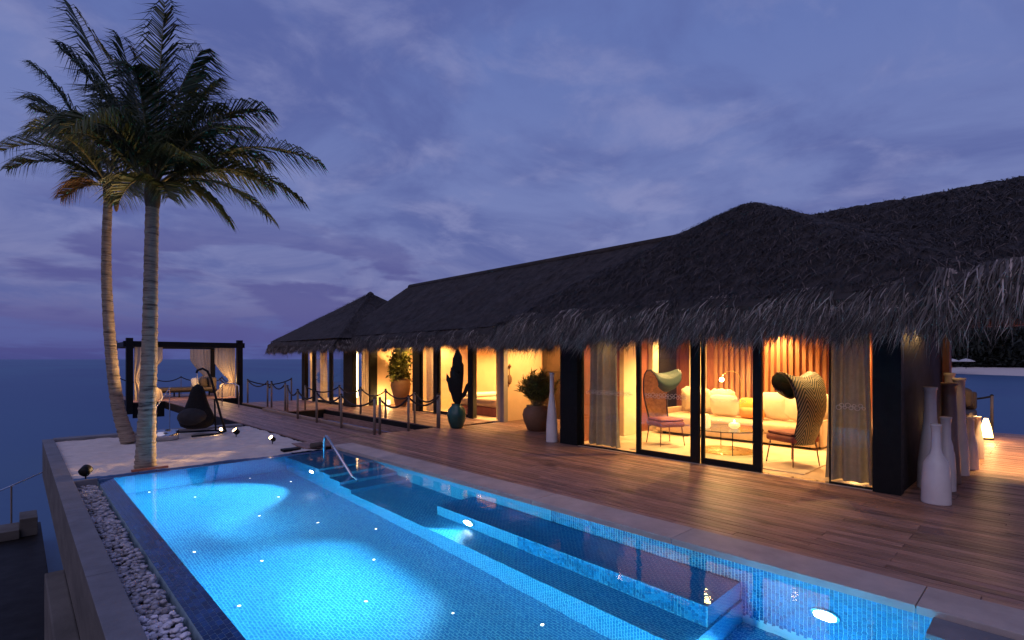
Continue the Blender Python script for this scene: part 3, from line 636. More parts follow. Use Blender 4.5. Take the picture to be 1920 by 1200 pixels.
hv(MB().box((8.02, 1.7, -.02), (8.13, 6.54, .007)), 'door_track', STEEL)
def sliding(xa, y0, y1, fr=.055, z1=2.3, left=None, right=None, name='sliding_door', bot=.085):
    d = hv(MB().box((xa, y0, .01), (xa + .05, y0 + (left or fr), z1)).box((xa, y1 - (right or fr), .01), (xa + .05, y1, z1)).box((xa, y0 + (left or fr), .01), (xa + .05, y1 - (right or fr), .01 + bot)).box((xa, y0 + (left or fr), z1 - .07), (xa + .05, y1 - (right or fr), z1)), name, BLACK)
    MB().box((xa + .02, y0 + .04, .05), (xa + .028, y1 - .04, z1 - .03)).build('pane', GLASS, d)
    return d
RINGM = mat('etched_rings', (.75, .72, .66), .8, .1, 10)
def rings(d, xa, y0, y1, z=1.06):
    mb = MB(); y = y0 + .1; k = 0
    while y < y1 - .1:
        r = .022 + .012 * ((k * 7) % 3) / 2; zc = z + (.018 if k % 2 else -.014)
        n = 10; V = []
        for rr in (r, r - .0065):
            V += [(xa, y + rr * math.cos(2 * PI * j / n), zc + rr * math.sin(2 * PI * j / n)) for j in range(n)]
        mb.add(V, [(j, (j + 1) % n, n + (j + 1) % n, n + j) for j in range(n)]); y += .036; k += 1
    tag(mb.build('etched_rings', RINGM, d), kind='stuff')
sd1 = sliding(8.03, 4.06, 5.23, left=.15, right=.07); rings(sd1, 8.046, 4.2, 5.16)
sd2 = sliding(8.085, 3.10, 4.055, left=.13); rings(sd2, 8.101, 3.25, 4.0)
fp1 = sliding(8.06, 5.235, 6.545, fr=.03, name='fixed_window', bot=.012); rings(fp1, 8.076, 5.27, 6.5)
fp2 = sliding(8.06, 1.69, 2.20, fr=.012, name='fixed_window', bot=.012); rings(fp2, 8.076, 1.7, 2.2)
# --- entrance court
hv(MB().box((9.55, 10.45, 0), (11.25, 10.62, 2.6)), 'wall', PLASTER)
hv(MB().box((11.1, 6.95, 0), (11.25, 10.449, 2.6)), 'wall', PLASTER)
ed = hv(MB().box((11.04, 9.35, .01), (11.099, 10.36, 2.32), .006), 'door', mat('entrance_door', (.045, .022, .014), .45, .3, 4))
MB().box((11.02, 9.55, 1.35), (11.039, 10.15, 2.1)).build('panel', mat('door_panel', (.07, .035, .02), .4, .3, 4), ed); MB().box((11.0, 9.45, .95), (11.039, 9.48, 1.2)).build('handle', GOLD, ed)
hv(MB().box((8.6, 6.96, 2.5), (11.2, 10.45, 2.56)), 'soffit', CREAM)
# --- bedroom wing
hv(MB().box((9.45, 10.62, -.03), (13.3, 14.55, .004)), 'floor', FLOORI)
hv(MB().box((9.45, 10.45, 2.5), (13.3, 17.3, 2.56)), 'ceiling', CREAM)
hv(MB().box((13.2, 10.62, 0), (13.3, 14.55, 2.5)), 'wall', PLASTER)
hv(MB().box((9.5, 14.45, 0), (13.3, 14.6, 2.5)), 'wall', PLASTER)
hv(MB().box((11.6, 12.9, .005), (11.7, 14.45, 2.5)), 'wall', PLASTER)
hv(MB().box((9.47, 10.30, 0), (9.62, 10.44, 2.5)), 'post', mat('grey_pillar', (.30, .26, .23), .8, .1, 4))
for y0, y1 in ((11.56, 11.78), (13.30, 13.52), (14.28, 14.70)): hv(MB().box((9.44, y0, 0), (9.58, y1, 2.5), .005), 'post', BLACK)
hv(MB().box((9.42, 10.4, 2.28), (9.6, 14.7, 2.5)), 'lintel', DARKWOOD)
s3 = sliding(9.47, 11.79, 13.29, fr=.05); rings(s3, 9.486, 11.85, 13.2)
sliding(9.48, 13.53, 14.27, fr=.03, name='fixed_window', bot=.02)
# --- far block
hv(MB().box((8.62, 17.3, -.03), (13.3, 22.2, .004)), 'floor', FLOORI)
hv(MB().box((8.6, 17.2, 2.42), (13.3, 22.2, 2.48)), 'ceiling', CREAM)
hv(MB().box((9.62, 17.42, 0), (13.3, 17.54, 2.5)), 'wall', PLASTER)
hv(MB().box((11.1, 14.6, 0), (11.2, 17.42, 2.5)), 'wall', PLASTER)
hv(MB().box((11.8, 17.54, 0), (11.9, 22.2, 2.5)), 'wall', CREAM)
for (x0, x1, y0, y1) in ((8.6, 8.74, 21.4, 21.75), (8.6, 8.72, 20.55, 20.7), (8.6, 8.72, 19.0, 19.12), (8.58, 8.74, 17.2, 17.9), (9.32, 9.60, 17.28, 17.42)): hv(MB().box((x0, y0, 0), (x1, y1, 2.45), .005), 'post', BLACK)
hv(MB().box((8.6, 17.2, 2.25), (8.74, 21.75, 2.42)), 'lintel', DARKWOOD)
sliding(8.62, 19.13, 20.54, fr=.05)
sliding(8.62, 17.91, 18.99, fr=.04)
# --- lamps fixed to the building
def downlight(x, y, z, e, tgt=None, spot=110, r=.04, label=None):
    d = hv(MB().lathe([(r + .02, 0), (r + .02, -.015), (r, -.02)], 16, (x, y, z)), 'downlight', STEEL)
    MB().lathe([(r, -.021), (r * .6, -.024)], 16, (x, y, z)).build('lens', E_WARM, d)
    l = light('lamp_light', 'SPOT', (x, y, z - .05), e, WARM, None, .04, tgt or (x, y, 0), spot, .7); l.parent = d
downlight(12.0, 4.3, 2.55, 420, (12.2, 4.3, 0), 95)
downlight(10.4, 3.4, 2.55, 442, None, 130); downlight(10.4, 5.4, 2.55, 442, None, 130); downlight(9.0, 4.4, 2.55, 309, None, 140); downlight(11.7, 2.2, 2.55, 265, None, 120)
downlight(9.4, 2.3, 2.55, 153, None, 120); downlight(11.2, 6.1, 2.55, 376, None, 120); downlight(8.75, 6.1, 2.55, 136, None, 120)
downlight(10.2, 9.2, 2.49, 391, (10.4, 10.0, .2), 130); downlight(9.2, 7.9, 2.49, 136, None, 120)
downlight(11.3, 11.4, 2.49, 544, None, 140); downlight(10.6, 12.6, 2.49, 289, None, 140); downlight(10.4, 13.9, 2.49, 272, None, 140)
downlight(10.2, 16.2, 2.49, 323, (10.2, 17.0, .3), 130); downlight(9.3, 15.2, 2.49, 187, None, 130)
downlight(10.6, 18.3, 2.41, 442, None, 140); downlight(10.6, 20.2, 2.41, 442, None, 140); downlight(9.2, 21.2, 2.41, 187, None, 140)
# soffit board over the side deck with its downlights
hv(MB().box((8.1, -3, 2.62), (13.3, 1.38, 2.67)), 'soffit', REDWOOD)
for yv in (.3, .75): hv(MB().box((8.1, yv, 2.50), (13.3, yv + .07, 2.619)), 'rafter', REDWOOD)
hv(MB().box((13.1, -3, 2.30), (13.3, 1.38, 2.619)), 'beam', REDWOOD)
downlight(11.9, .55, 2.61, 1200, (12.3, .3, 0), 100)
hl = hv(MB().tube([(9.5, 1.2, 2.62), (9.5, 1.2, 2.16)], .006, 6).lathe([(.02, 2.16), (.045, 2.12), (.045, 2.10)], 12, (9.5, 1.2, 0)), 'pendant_lamp', BLACK)
MB().ell((9.5, 1.2, 2.09), (.03, .03, .03), 10, 6).build('bulb', E_WARM, hl)
l = light('lamp_light', 'POINT', (9.5, 1.2, 2.04), 9, WARM, None, .03); l.parent = hl
st = hv(MB().box((8.95, 17.60, .3), (9.0, 17.64, 2.2)), 'strip_lamp', emis('strip_glow', (1, .68, .3), 9))
# ================================================================== CURTAINS
def curtain(label, p0, p1, z0, z1, m, waves=7, amp=.045, pinch=None, group=None, flare=.0):
    p0, p1 = Vector((*p0, 0)), Vector((*p1, 0)); dv = (p1 - p0); ln = dv.length; dv /= ln; nm = Vector((-dv.y, dv.x, 0)); o0 = (p0 + p1) / 2; o0.z = z0
    nu = waves * 8; nvv = 16
    def fn(u, v):
        z = z0 + (z1 - z0) * v; uu = u
        k = 1 + flare * (1 - v) ** 2
        if pinch:
            zp, wmin, side = pinch; f = wmin + (1 - wmin) * min(1, abs((z - zp)) / (.75 if z > zp else .5)) ** .7
            uu = (u * f) if side == 0 else (1 - (1 - u) * f)
        a_ = amp * (.55 + .45 * math.sin(u * 9 + 1)) * (.7 + .5 * (1 - v))
        p = p0 + dv * ln * ((uu - .5) * k + .5) + nm * (a_ * math.sin(2 * PI * waves * u + .5 * math.sin(3 * v + 5 * u)))
        return (p.x - o0.x, p.y - o0.y, z - z0)
    o = MB().grid(fn, nu, nvv).build('curtain', m, None, True); o.location = o0
    return tag(o, label, 'curtain', group)
curtain('grey linen curtain behind glass beside the tall white bottle', (8.29, 5.82), (8.29, 6.46), .02, 2.35, GREYCUR, 5, .085, flare=.2)
curtain('grey linen curtain behind glass at the black house corner', (8.31, 1.78), (8.31, 2.26), .02, 2.35, GREYCUR, 4, .09, flare=.25)
curtain('pale curtain behind the bedroom window by the rope posts', (9.68, 13.55), (9.68, 14.25), .02, 2.3, CREAMCUR, 6, .05)
curtain('grey curtain beside the bedroom doorway with the picture', (9.66, 10.50), (9.66, 10.82), .02, 2.3, GREYCUR, 4, .04)
curtain('lit golden curtain behind the far sliding door', (8.85, 19.85), (8.85, 20.5), .02, 2.25, CREAMCUR, 6, .04)
curtain('curtain at the far end corner window facing the sea', (8.8, 20.75), (8.8, 21.38), .02, 2.25, CREAMCUR, 5, .04)
curtain('folded curtain beside the bright strip lamp', (9.08, 17.46), (9.32, 17.46), .02, 2.3, CREAMCUR, 3, .03)
# ================================================================== LIVING ROOM FURNITURE
def part(mb, n, m, p, sm=False): return mb.build(n, m, p, sm)
rg = tag(MB().box((-1.5, -1.5, 0), (1.5, 1.5, .012), .004).build('rug', RUG), 'large cream rug under the coffee table and chairs', 'rug'); rg.location = (9.85, 4.1, .0055)
t = thing('sofa', 'long low tan sofa against the slatted wood wall', 'sofa', (11.35, 4.75, .0055))
part(MB().box((-.75, -1.65, .06), (.65, 1.65, .24), .03), 'base', TAN, t)
for k in range(3): part(MB().box((-.76, -1.62 + k * 1.085, .245), (.38, -.55 + k * 1.085, .43), .05), 'seat_cushion', TAN, t, True)
part(MB().box((.4, -1.65, .245), (.65, 1.65, .74), .05), 'backrest', TAN, t, True)
for yv in (-1.72, 1.66): part(MB().box((-.6, yv, .06), (.65, yv + .06, .55), .02), 'armrest', TAN, t)
for a_ in (-.6, .5):
    for b_ in (-1.5, 1.5): part(MB().box((a_, b_, 0), (a_ + .06, b_ + .06, .06)), 'leg', DARKWOOD, t)
def pillow(name, label, loc, size, rot, m, e=.45, bump=0, group='cushions on the sofa'):
    o = MB().ell((0, 0, 0), size, 28, 16, e, bump).build(name, m, None, True)
    # pinch edges: thin towards the rim
    for v in o.data.vertices:
        r = max(abs(v.co.y) / size[1], abs(v.co.z) / size[2]); v.co.x *= max(.15, 1 - .8 * r ** 3)
    o.location = loc; o.rotation_euler = rot; return tag(o, label, 'cushion', group)
pillow('cushion', 'bobbly cream boucle cushion at the far end of the sofa', (11.45, 5.85, .76), (.14, .36, .30), (0, R(-14), 0), CREAMC, .6, .10)
pillow('cushion', 'bobbly cream boucle cushion leaning by the white pillow', (11.6, 5.3, .74), (.14, .30, .28), (0, R(-14), R(8)), CREAMC, .6, .10)
pillow('cushion', 'square white pillow in the middle of the sofa', (11.25, 5.1, .68), (.10, .32, .25), (0, R(-20), 0), WHITEC)
pillow('cushion', 'yellow and orange cushion beside the square white pillow', (11.4, 4.55, .66), (.10, .28, .22), (0, R(-18), 0), YELLOW)
pillow('cushion', 'orange lower cushion on the sofa beside the yellow one', (11.22, 4.5, .56), (.09, .26, .12), (0, R(-12), 0), ORANGE)
pillow('cushion', 'tall white pillow by the open doorway end of the sofa', (11.3, 4.05, .73), (.11, .30, .30), (0, R(-18), R(-6)), WHITEC)
pillow('cushion', 'tilted cream pillow leaning between white pillow and chair', (11.25, 3.65, .71), (.10, .28, .27), (R(18), R(-16), R(-10)), WHITEC)
pillow('cushion', 'round nubbly cushion behind the woven hooded chair', (11.5, 3.32, .74), (.13, .26, .28), (0, R(-14), 0), CREAMC, .6, .10)
t = thing('coffee_table', 'round glass coffee table with thin dark legs on the rug', 'table', (9.45, 4.25, .018))
TG = glass_mat('table_glass', (.85, .88, .82))
part(MB().lathe([(.62, .405), (.62, .42)], 40), 'tabletop', TG, t)
part(MB().tube([(.62 * math.cos(a), .62 * math.sin(a), .412) for a in [2 * PI * i / 40 for i in range(41)]], .009, 6), 'rim', BLACK, t)
for a_ in (.6, 2.2, 3.75, 5.3): part(MB().tube([(.55 * math.cos(a_), .55 * math.sin(a_), 0), (.55 * math.cos(a_), .55 * math.sin(a_), .405)], .009, 6), 'leg', BLACK, t)
part(MB().lathe([(.5, .0), (.5, .015), (.46, .02)], 40), 'base_disc', GOLD, t)
CAND = mat('candle_glass', (.85, .66, .38), .3, .1, 5, emit=(1, .6, .2), estr=1.2)
t = thing('lantern_jar', 'tall ribbed glass jar lit by a candle on the coffee table', 'candle holder', (9.15, 4.5, .440))
part(MB().lathe([(.07, 0), (.09, .03), (.085, .2), (.06, .24), (.058, .25)], 18), 'jar', CAND, t, True); light('candle_light', 'POINT', (0, 0, .32), 3, WARM, t, .03)
t = thing('candle_bowl', 'low round glowing candle bowl on the coffee table', 'candle holder', (9.45, 4.1, .440))
part(MB().lathe([(.05, 0), (.10, .04), (.095, .08), (.05, .11)], 18), 'bowl', CAND, t, True); part(MB().ell((0, 0, .135), (.012, .012, .022), 8, 6), 'flame', E_WARM, t); light('candle_light', 'POINT', (0, 0, .2), 4, WARM, t, .03)
# hooded woven chair
def weave():
    m = bpy.data.materials.new('woven_chevron'); m.use_nodes = True; t = m.node_tree; b = t.nodes['Principled BSDF']
    uvn = N(t, 'ShaderNodeUVMap'); s_ = N(t, 'ShaderNodeSeparateXYZ'); L(t, uvn.outputs[0], s_.inputs[0])
    ab = math_node(t, 'ABSOLUTE', math_node(t, 'SUBTRACT', math_node(t, 'FRACT', math_node(t, 'MULTIPLY', s_.outputs[0], 2.)), .5))
    q = math_node(t, 'ADD', math_node(t, 'MULTIPLY', s_.outputs[1], 30.), math_node(t, 'MULTIPLY', ab, 7.))
    st_ = math_node(t, 'LESS_THAN', math_node(t, 'FRACT', q), .42)
    cc = mixc(t, st_, (.012, .035, .034), (.28, .255, .18)); L(t, cc, b.inputs['Base Color']); b.inputs['Roughness'].default_value = .6
    return m
WEAVE = weave()
def hood_chair(name, label, loc, rz, wm, inner):
    t = thing(name, label, 'chair', loc, rz, 'woven hooded lounge chairs')
    # local: faces +Y, x is width. profile from the seat front, down the back and up into two curled ears
    nu, nv = 48, 20; V = []; UV = []
    prof = [(-.24, .34), (-.29, .50), (-.36, .70), (-.40, .88), (-.39, 1.06), (-.35, 1.22), (-.27, 1.36), (-.14, 1.45), (.02, 1.46), (.14, 1.39), (.19, 1.28), (.15, 1.19), (.06, 1.16)]
    wid_ = [.20, .21, .23, .255, .28, .30, .315, .32, .315, .29, .25, .20, .16]
    for i in range(nu + 1):
        sx = i / nu * (len(prof) - 1); k = min(int(sx), len(prof) - 2); f = sx - k; f2 = f * f * (3 - 2 * f) * .35 + f * .65
        yb = prof[k][0] + (prof[k + 1][0] - prof[k][0]) * f2; h = prof[k][1] + (prof[k + 1][1] - prof[k][1]) * f2; wd = wid_[k] + (wid_[k + 1] - wid_[k]) * f
        tw = max(0, min(1, (i / nu - .42) / .25))
        for j in range(nv + 1):
            q = j / nv * 2 - 1
            V.append((q * wd, yb + .06 * q * q * (1 - tw), h - .11 * (1 - q * q) * tw)); UV.append((j / nv, i / nu))
    Fc = [(i * (nv + 1) + j, i * (nv + 1) + j + 1, (i + 1) * (nv + 1) + j + 1, (i + 1) * (nv + 1) + j) for i in range(nu) for j in range(nv)]
    sh = obj('hood', V, Fc, wm, t, True); sh.data.materials.append(inner); ul = sh.data.uv_layers.new()
    for lp in sh.data.loops: ul.data[lp.index].uv = UV[lp.vertex_index]
    md = sh.modifiers.new('thick', 'SOLIDIFY'); md.thickness = .022; md.offset = 1 ; md.material_offset = 1
    edge = [V[i * (nv + 1)] for i in range(nu + 1)] + [V[nu * (nv + 1) + j] for j in range(nv + 1)] + [V[i * (nv + 1) + nv] for i in range(nu, -1, -1)]
    part(MB().tube(edge, .014, 6), 'trim', mat('hood_trim', (.05, .02, .02), .6, .2, 8), sh, True)
    part(MB().box((-.27, -.24, .36), (.27, .32, .47), .045), 'seat', MAROON, t, True)
    part(MB().box((-.25, -.2, .47), (.25, .3, .52), .025), 'seat_cushion', MAROON, t, True)
    for a_, b_ in ((-.24, -.22), (.24, -.22), (-.24, .28), (.24, .28)): part(MB().tube([(a_ * .92, b_ * .92, .37), (a_ * 1.08, b_ * 1.1, .0)], [.013, .009], 8), 'leg', mat('chair_leg', (.14, .06, .04), .4, .2, 8), t, True)
    return t
TEALW = mat('teal_weave', (.018, .055, .055), .6, .3, 40, .4, 120)
hood_chair('hooded_chair', 'dark chevron woven hooded chair seen from behind in the open doorway', (9.06, 2.97, .018), R(-27), WEAVE, TEALW)
hood_chair('hooded_chair', 'teal and rattan woven hooded chair behind the closed sliding glass', (9.33, 5.44, .018), R(150), TEALW, mat('rattan_orange', (.50, .26, .10), .6, .45, 14, .7, 60))
t = thing('arc_lamp', 'thin arc floor lamp with glowing bulb in front of slatted wall', 'lamp', (12.0, 5.05, .0055))
part(MB().lathe([(.12, 0), (.12, .02), (.02, .03)], 20), 'base', GOLD, t)
part(MB().tube([(0, 0, .03), (0, 0, 1.2), (-.02, .06, 1.36), (-.1, .16, 1.42), (-.2, .26, 1.40), (-.26, .32, 1.30)], .009, 8), 'stem', GOLD, t, True)
part(MB().ell((-.27, .33, 1.22), (.05, .05, .05), 14, 8), 'bulb', emis('bulb_glow', (1, .7, .3), 40), t, True); light('bulb_light', 'POINT', (-.38, .33, 1.22), 45, WARM, t, .05)
def floor_glow(label, loc, e, s=.14, h=.22):
    t = thing('floor_lamp', label, 'lamp', loc); part(MB().lathe([(s, 0), (s, .02), (s * .5, .03)], 18), 'base', DARKWOOD, t)
    part(MB().lathe([(s * .85, .03), (s * .95, h * .5), (s * .85, h)], 18), 'shade', E_SOFT, t, True); light('shade_light', 'POINT', (0, 0, h + .12), e, WARM, t, .06)
floor_glow('small glowing floor lamp by the far living room corner', (11.85, 6.25, .0055), 30)
floor_glow('small glowing floor lamp beside the grey curtain at house corner', (11.7, 2.75, .0055), 40)
t = thing('side_cabinet', 'narrow wooden cabinet with a candle beyond the hooded chair', 'cabinet', (12.0, 3.0, .0055))
part(MB().box((-.15, -.2, 0), (.15, .2, .62), .01), 'carcass', SLATW, t); part(MB().box((-.17, -.22, .621), (.17, .22, .645), .006), 'top', REDWOOD, t)
# ================================================================== BEDROOM WING AND FAR BLOCK CONTENTS
t = thing('bed', 'low bed with pale spread seen through the bedroom glass', 'bed', (11.0, 12.3, .0055))
part(MB().box((-.9, -1, .0), (.9, .9, .26), .02), 'base', MAROON, t); part(MB().box((-.88, -.98, .262), (.88, .88, .5), .07), 'mattress', TAN, t, True); part(MB().box((-.7, .2, .505), (.6, .8, .62), .05), 'pillow', WHITEC, t, True)
t = thing('wall_picture', 'framed pale picture on the ochre bedroom wall under the lampshade', 'picture', (13.17, 11.35, 1.28))
part(MB().box((-.03, -.55, -.42), (.02, .55, .42), .008), 'frame', DARKWOOD, t); part(MB().box((-.036, -.48, -.36), (-.031, .48, .36)), 'print', PIC, t)
t = thing('pendant_shade', 'bright rectangular hanging lampshade in the bedroom doorway', 'lamp', (12.4, 11.55, 1.62))
part(MB().tube([(0, 0, .4), (0, 0, .86)], .008, 6), 'cord', BLACK, t); part(MB().lathe([(.26, 0), (.26, .36), (.02, .4)], 24), 'shade', E_SOFT, t, True); light('shade_light', 'POINT', (-.4, -.1, .1), 70, WARM, t, .12)
floor_glow('glowing floor lamp inside the bedroom doorway', (10.6, 11.0, .0055), 55, .12, .2)
t = thing('arc_reed', 'thin curved pale reed lamp stem beside the teal pot', 'lamp', (9.9, 13.0, .0055))
part(MB().lathe([(.12, 0), (.12, .02), (.02, .03)], 16), 'base', GOLD, t); part(MB().tube([(0, 0, .03), (0, .08, .7), (0, 0, 1.3), (0, -.25, 1.7)], .010, 6), 'stem', GOLD, t, True)
t = thing('bookcase', 'bright bookcase filled with objects behind the far sliding door', 'bookcase', (11.5, 19.2, .0055))
part(MB().box((.25, -1.3, 0), (.29, 1.3, 2.2)), 'back_panel', CREAM, t)
for k in range(6): part(MB().box((-.05, -1.3, .1 + k * .4), (.249, 1.3, .13 + k * .4)), 'shelf', SLATW, t)
for k in range(5): part(MB().box((-.05, -1.34 + k * .66, 0), (.249, -1.30 + k * .66, 2.2)), 'upright', SLATW, t)
for k in range(22):
    col = random.choice((MAROON, TEAL, WHITEC, DARKWOOD, TAN)); r_ = k // 5; yv = -1.15 + (k % 5) * .5 + random.uniform(-.05, .05); hh = random.uniform(.15, .3)
    o = MB().box((-.02, -.09, 0), (.16, .09, hh), .01).build('book', col); o.location = (11.5, 19.2 + yv, .1365 + r_ * .4); tag(o, 'small book stack on a shelf of the lit far bookcase', 'book', 'books in the far bookcase')
# ================================================================== POTS AND PLANTS
def pot(name, label, loc, prof, m, cat='plant pot'):
    t = thing(name, label, cat, loc); part(MB().lathe(prof, 32), 'pot', m, t, True); return t
SOIL = mat('soil', (.03, .02, .015), .95, .3, 20)
t = pot('teal_pot', 'teal glazed pot with tall black dried leaves by the rope posts', (7.85, 10.25, .001), [(.10, 0), (.15, .02), (.21, .18), (.235, .33), (.21, .46), (.13, .55), (.12, .58), (.135, .60), (.11, .60), (.10, .5)], TEAL)
for k, (dx, dz, wd_, ln) in enumerate(((0.02, 1.36, .13, .0), (-.25, .74, .055, .05), (.40, .68, .06, .05), (.07, 1.12, .12, .12), (-.07, .98, .11, -.1), (.03, .8, .13, -.12), (-.15, .9, .05, .1))):
    b0 = Vector((0, 0, .5)); tip = Vector((RT.x * dx, RT.y * dx, .58 + dz)) + FW * ln
    def lf(u, v, b0=b0, tip=tip, wd_=wd_):
        p = b0.lerp(tip, u); w_ = wd_ * (math.sin(min(1, u * 1.15 + .12) * PI * .62)) * (1 if u < .85 else (1 - u) / .15 * .9 + .1); q = v * 2 - 1
        return p + RT * (q * w_) + FW * (.25 * w_ * q * q) + Vector((0, 0, .03 * math.sin(9 * v + 20 * u)))
    MB().grid(lf, 14, 4).build('leaf', LEAFD, t, True)
t = pot('bush_pot', 'large round terracotta pot with a wispy green bush by the entrance wall', (9.0, 8.6, .001), [(.20, 0), (.24, .02), (.33, .22), (.36, .38), (.33, .50), (.26, .57), (.27, .60), (.24, .60), (.22, .5)], TERRA)
def stems(n, r, h, rs, leafn=14, ll=.09):
    g = np.random.default_rng(rs); a0, a1, a2, ws, wd_ = [], [], [], [], []; st = MB()
    for k in range(n):
        az = g.uniform(0, 6.28); rr = r * g.uniform(.2, 1); hh = h * g.uniform(.55, 1.05); b0 = np.array((g.normal() * .07, g.normal() * .07, .5)); tip = np.array((math.cos(az) * rr, math.sin(az) * rr, .55 + hh * (1 - .35 * (rr / r) ** 2)))
        mid = b0 * .5 + tip * .5 + np.array((0, 0, .12)); pts = [b0 * (1 - s) ** 2 + 2 * mid * s * (1 - s) + tip * s * s for s in np.linspace(0, 1, 6)]
        st.tube(pts, [.006, .005, .004, .004, .003, .002], 4, False)
        for q in range(leafn):
            s = g.uniform(.3, 1); p = b0 * (1 - s) ** 2 + 2 * mid * s * (1 - s) + tip * s * s; d = g.normal(size=3); d[2] = abs(d[2]) * .9 + .35; d /= np.linalg.norm(d); l_ = ll * g.uniform(.6, 1.5)
            a0.append(p); a1.append(p + d * l_ * .5); a2.append(p + d * l_ - np.array((0, 0, .02))); ws.append(l_ * .11); w_ = np.cross(d, g.normal(size=3)); wd_.append(w_ / np.linalg.norm(w_))
    return st, blades(np.array(a0), np.array(a1), np.array(a2), np.array(ws), np.array(wd_))
st, (V, Q, T) = stems(120, .50, .85, 3, 34, .15); st.build('stems', RACH, t); tag(blade_obj('foliage', V, Q, T, LEAF, t), kind='stuff')
part(MB().lathe([(.23, .53), (.1, .55), (.02, .55)], 20), 'soil', SOIL, t)
t = pot('tall_pot', 'tall brown jar with a dense leafy plant in the lit recess', (10.1, 16.5, .001), [(.18, 0), (.2, .02), (.32, .5), (.36, .75), (.33, .9), (.24, 1.0), (.26, 1.03), (.22, 1.03), (.2, .9)], TERRA)
V, Q, T = leaf_crown(2200, (.38, .38, .72), .15, 5); V = V + np.array((0, 0, 1.55)); tag(blade_obj('foliage', V, Q, T, LEAF, t), kind='stuff')
part(MB().tube([(0, 0, .9), (.03, .02, 1.3), (-.03, .0, 1.9)], [.03, .02, .01], 6), 'stem', RACH, t)
floor_glow('glowing floor lamp beside the tall brown jar in recess', (9.85, 17.0, .001), 45, .12, .2)
t = thing('wall_ornament', 'small dark ornament hanging on the ochre entrance wall', 'ornament', (9.78, 10.43, 1.0))
part(MB().ell((0, -.03, .14), (.08, .04, .14), 14, 8), 'gourd', TERRA, t, True); part(MB().tube([(0, -.03, .26), (0, -.02, .5)], .012, 6), 'hanger', BROWNC, t); part(MB().lathe([(.02, .44), (.05, .5), (.01, .56)], 10, (0, -.03, 0)), 'bow', TERRA, t)
def vase(label, loc, h, r, neck, m=CERAM, sh=.55, grp='white bottle vases by the black house side'):
    t = thing('bottle_vase', label, 'vase', loc, 0, grp)
    pr = [(r * .98, 0), (r, .015), (r * .97, h * sh * .5), (r * .86, h * sh * .92), (r * .74, h * sh), (neck * 1.35, h * (sh + .07)), (neck, h * (sh + .15)), (neck * .95, h * .88), (neck * 1.05, h * .975), (neck * 1.18, h * .98), (neck * 1.18, h), (neck * .9, h), (neck * .8, h * .9)]
    part(MB().lathe(pr, 32), 'body', m, t, True); return t
def tallv(label, loc, h, r, neck, m=CERAM, grp='white bottle vases by the black house side'):
    t = thing('bottle_vase', label, 'vase', loc, 0, grp)
    pr = [(r, 0), (r * 1.01, .015), (r * .95, h * .25), (r * .72, h * .48), (neck * 1.1, h * .7), (neck, h * .85), (neck * 1.05, h * .97), (neck * 1.2, h * .975), (neck * 1.2, h), (neck * .9, h), (neck * .8, h * .9)]
    part(MB().lathe(pr, 32), 'body', m, t, True); return t
tallv('tall slim white bottle vase standing against the black house post', (7.98, 7.22, .001), 1.42, 0.12, 0.043, grp='tall bottles')
vase('short broad white bottle vase standing in front of the others', (7.88, 1.03, .001), .93, 0.145, 0.048)
tallv('tall white bottle vase close behind the short broad one', (8.72, 1.2, .001), 1.33, 0.141, 0.065)
vase('half height cream bottle vase with brown neck behind the short broad one', (8.72, 1.04, .001), .95, 0.106, 0.054)
tallv('tall brownish bottle vase with dark neck in the middle of the group', (9.35, 1.08, .001), 1.37, 0.127, 0.077, mat('brown_glaze', (.25, .17, .13), .3, .2, 4))
tallv('tall lamp lit cream bottle vase with brown rim', (10.05, 1.05, .001), 1.42, 0.12, 0.068)
tallv('tallest cream bottle vase furthest along the black wall', (10.6, 1.22, .001), 1.48, 0.12, 0.061)
vase('small cream bottle vase beyond the tall ones on side deck', (10.7, .98, .001), .80, 0.099, 0.046)
vase('smallest cream vase at the end of the row on side deck', (11.9, 1.0, .001), .72, 0.084, 0.046)
# ================================================================== SIDE DECK LOUNGE
t = thing('daybed', 'brown cushioned daybed at the end of the side deck', 'daybed', (15.3, 1.95, .001))
part(MB().box((-.7, -.6, .12), (.7, .9, .38), .02), 'base', BROWNC, t); part(MB().box((-.7, -.6, .381), (.7, .9, .55), .06), 'mattress', BROWNC, t, True)
part(MB().box((.45, -.6, .551), (.7, .9, .95), .05), 'backrest', BROWNC, t, True)
for a_ in (-.6, .55):
    for b_ in (-.5, .75): part(MB().box((a_, b_, 0), (a_ + .07, b_ + .07, .12)), 'leg', DARKWOOD, t)
for k in range(2):
    o = MB().ell((0, 0, 0), (.12, .32, .24), 20, 12, .6).build('daybed_cushion', BROWNC, None, True); o.location = (15.58, 1.7 + k * .62, .83); tag(o, 'brown back cushion resting on the daybed', 'cushion', 'cushions on the daybed')
t = thing('candle_lantern', 'glowing cone lantern on the side deck near the rope post', 'lantern', (14.9, 1.12, .001))
part(MB().lathe([(.13, 0), (.13, .03), (.12, .04)], 14), 'base', DARKWOOD, t); part(MB().lathe([(.12, .041), (.085, .26), (.035, .44)], 14), 'shade', emis('lantern_glow', (1, .6, .2), 9), t, True); light('lantern_light', 'POINT', (-.25, -.1, .3), 25, WARM, t, .06)
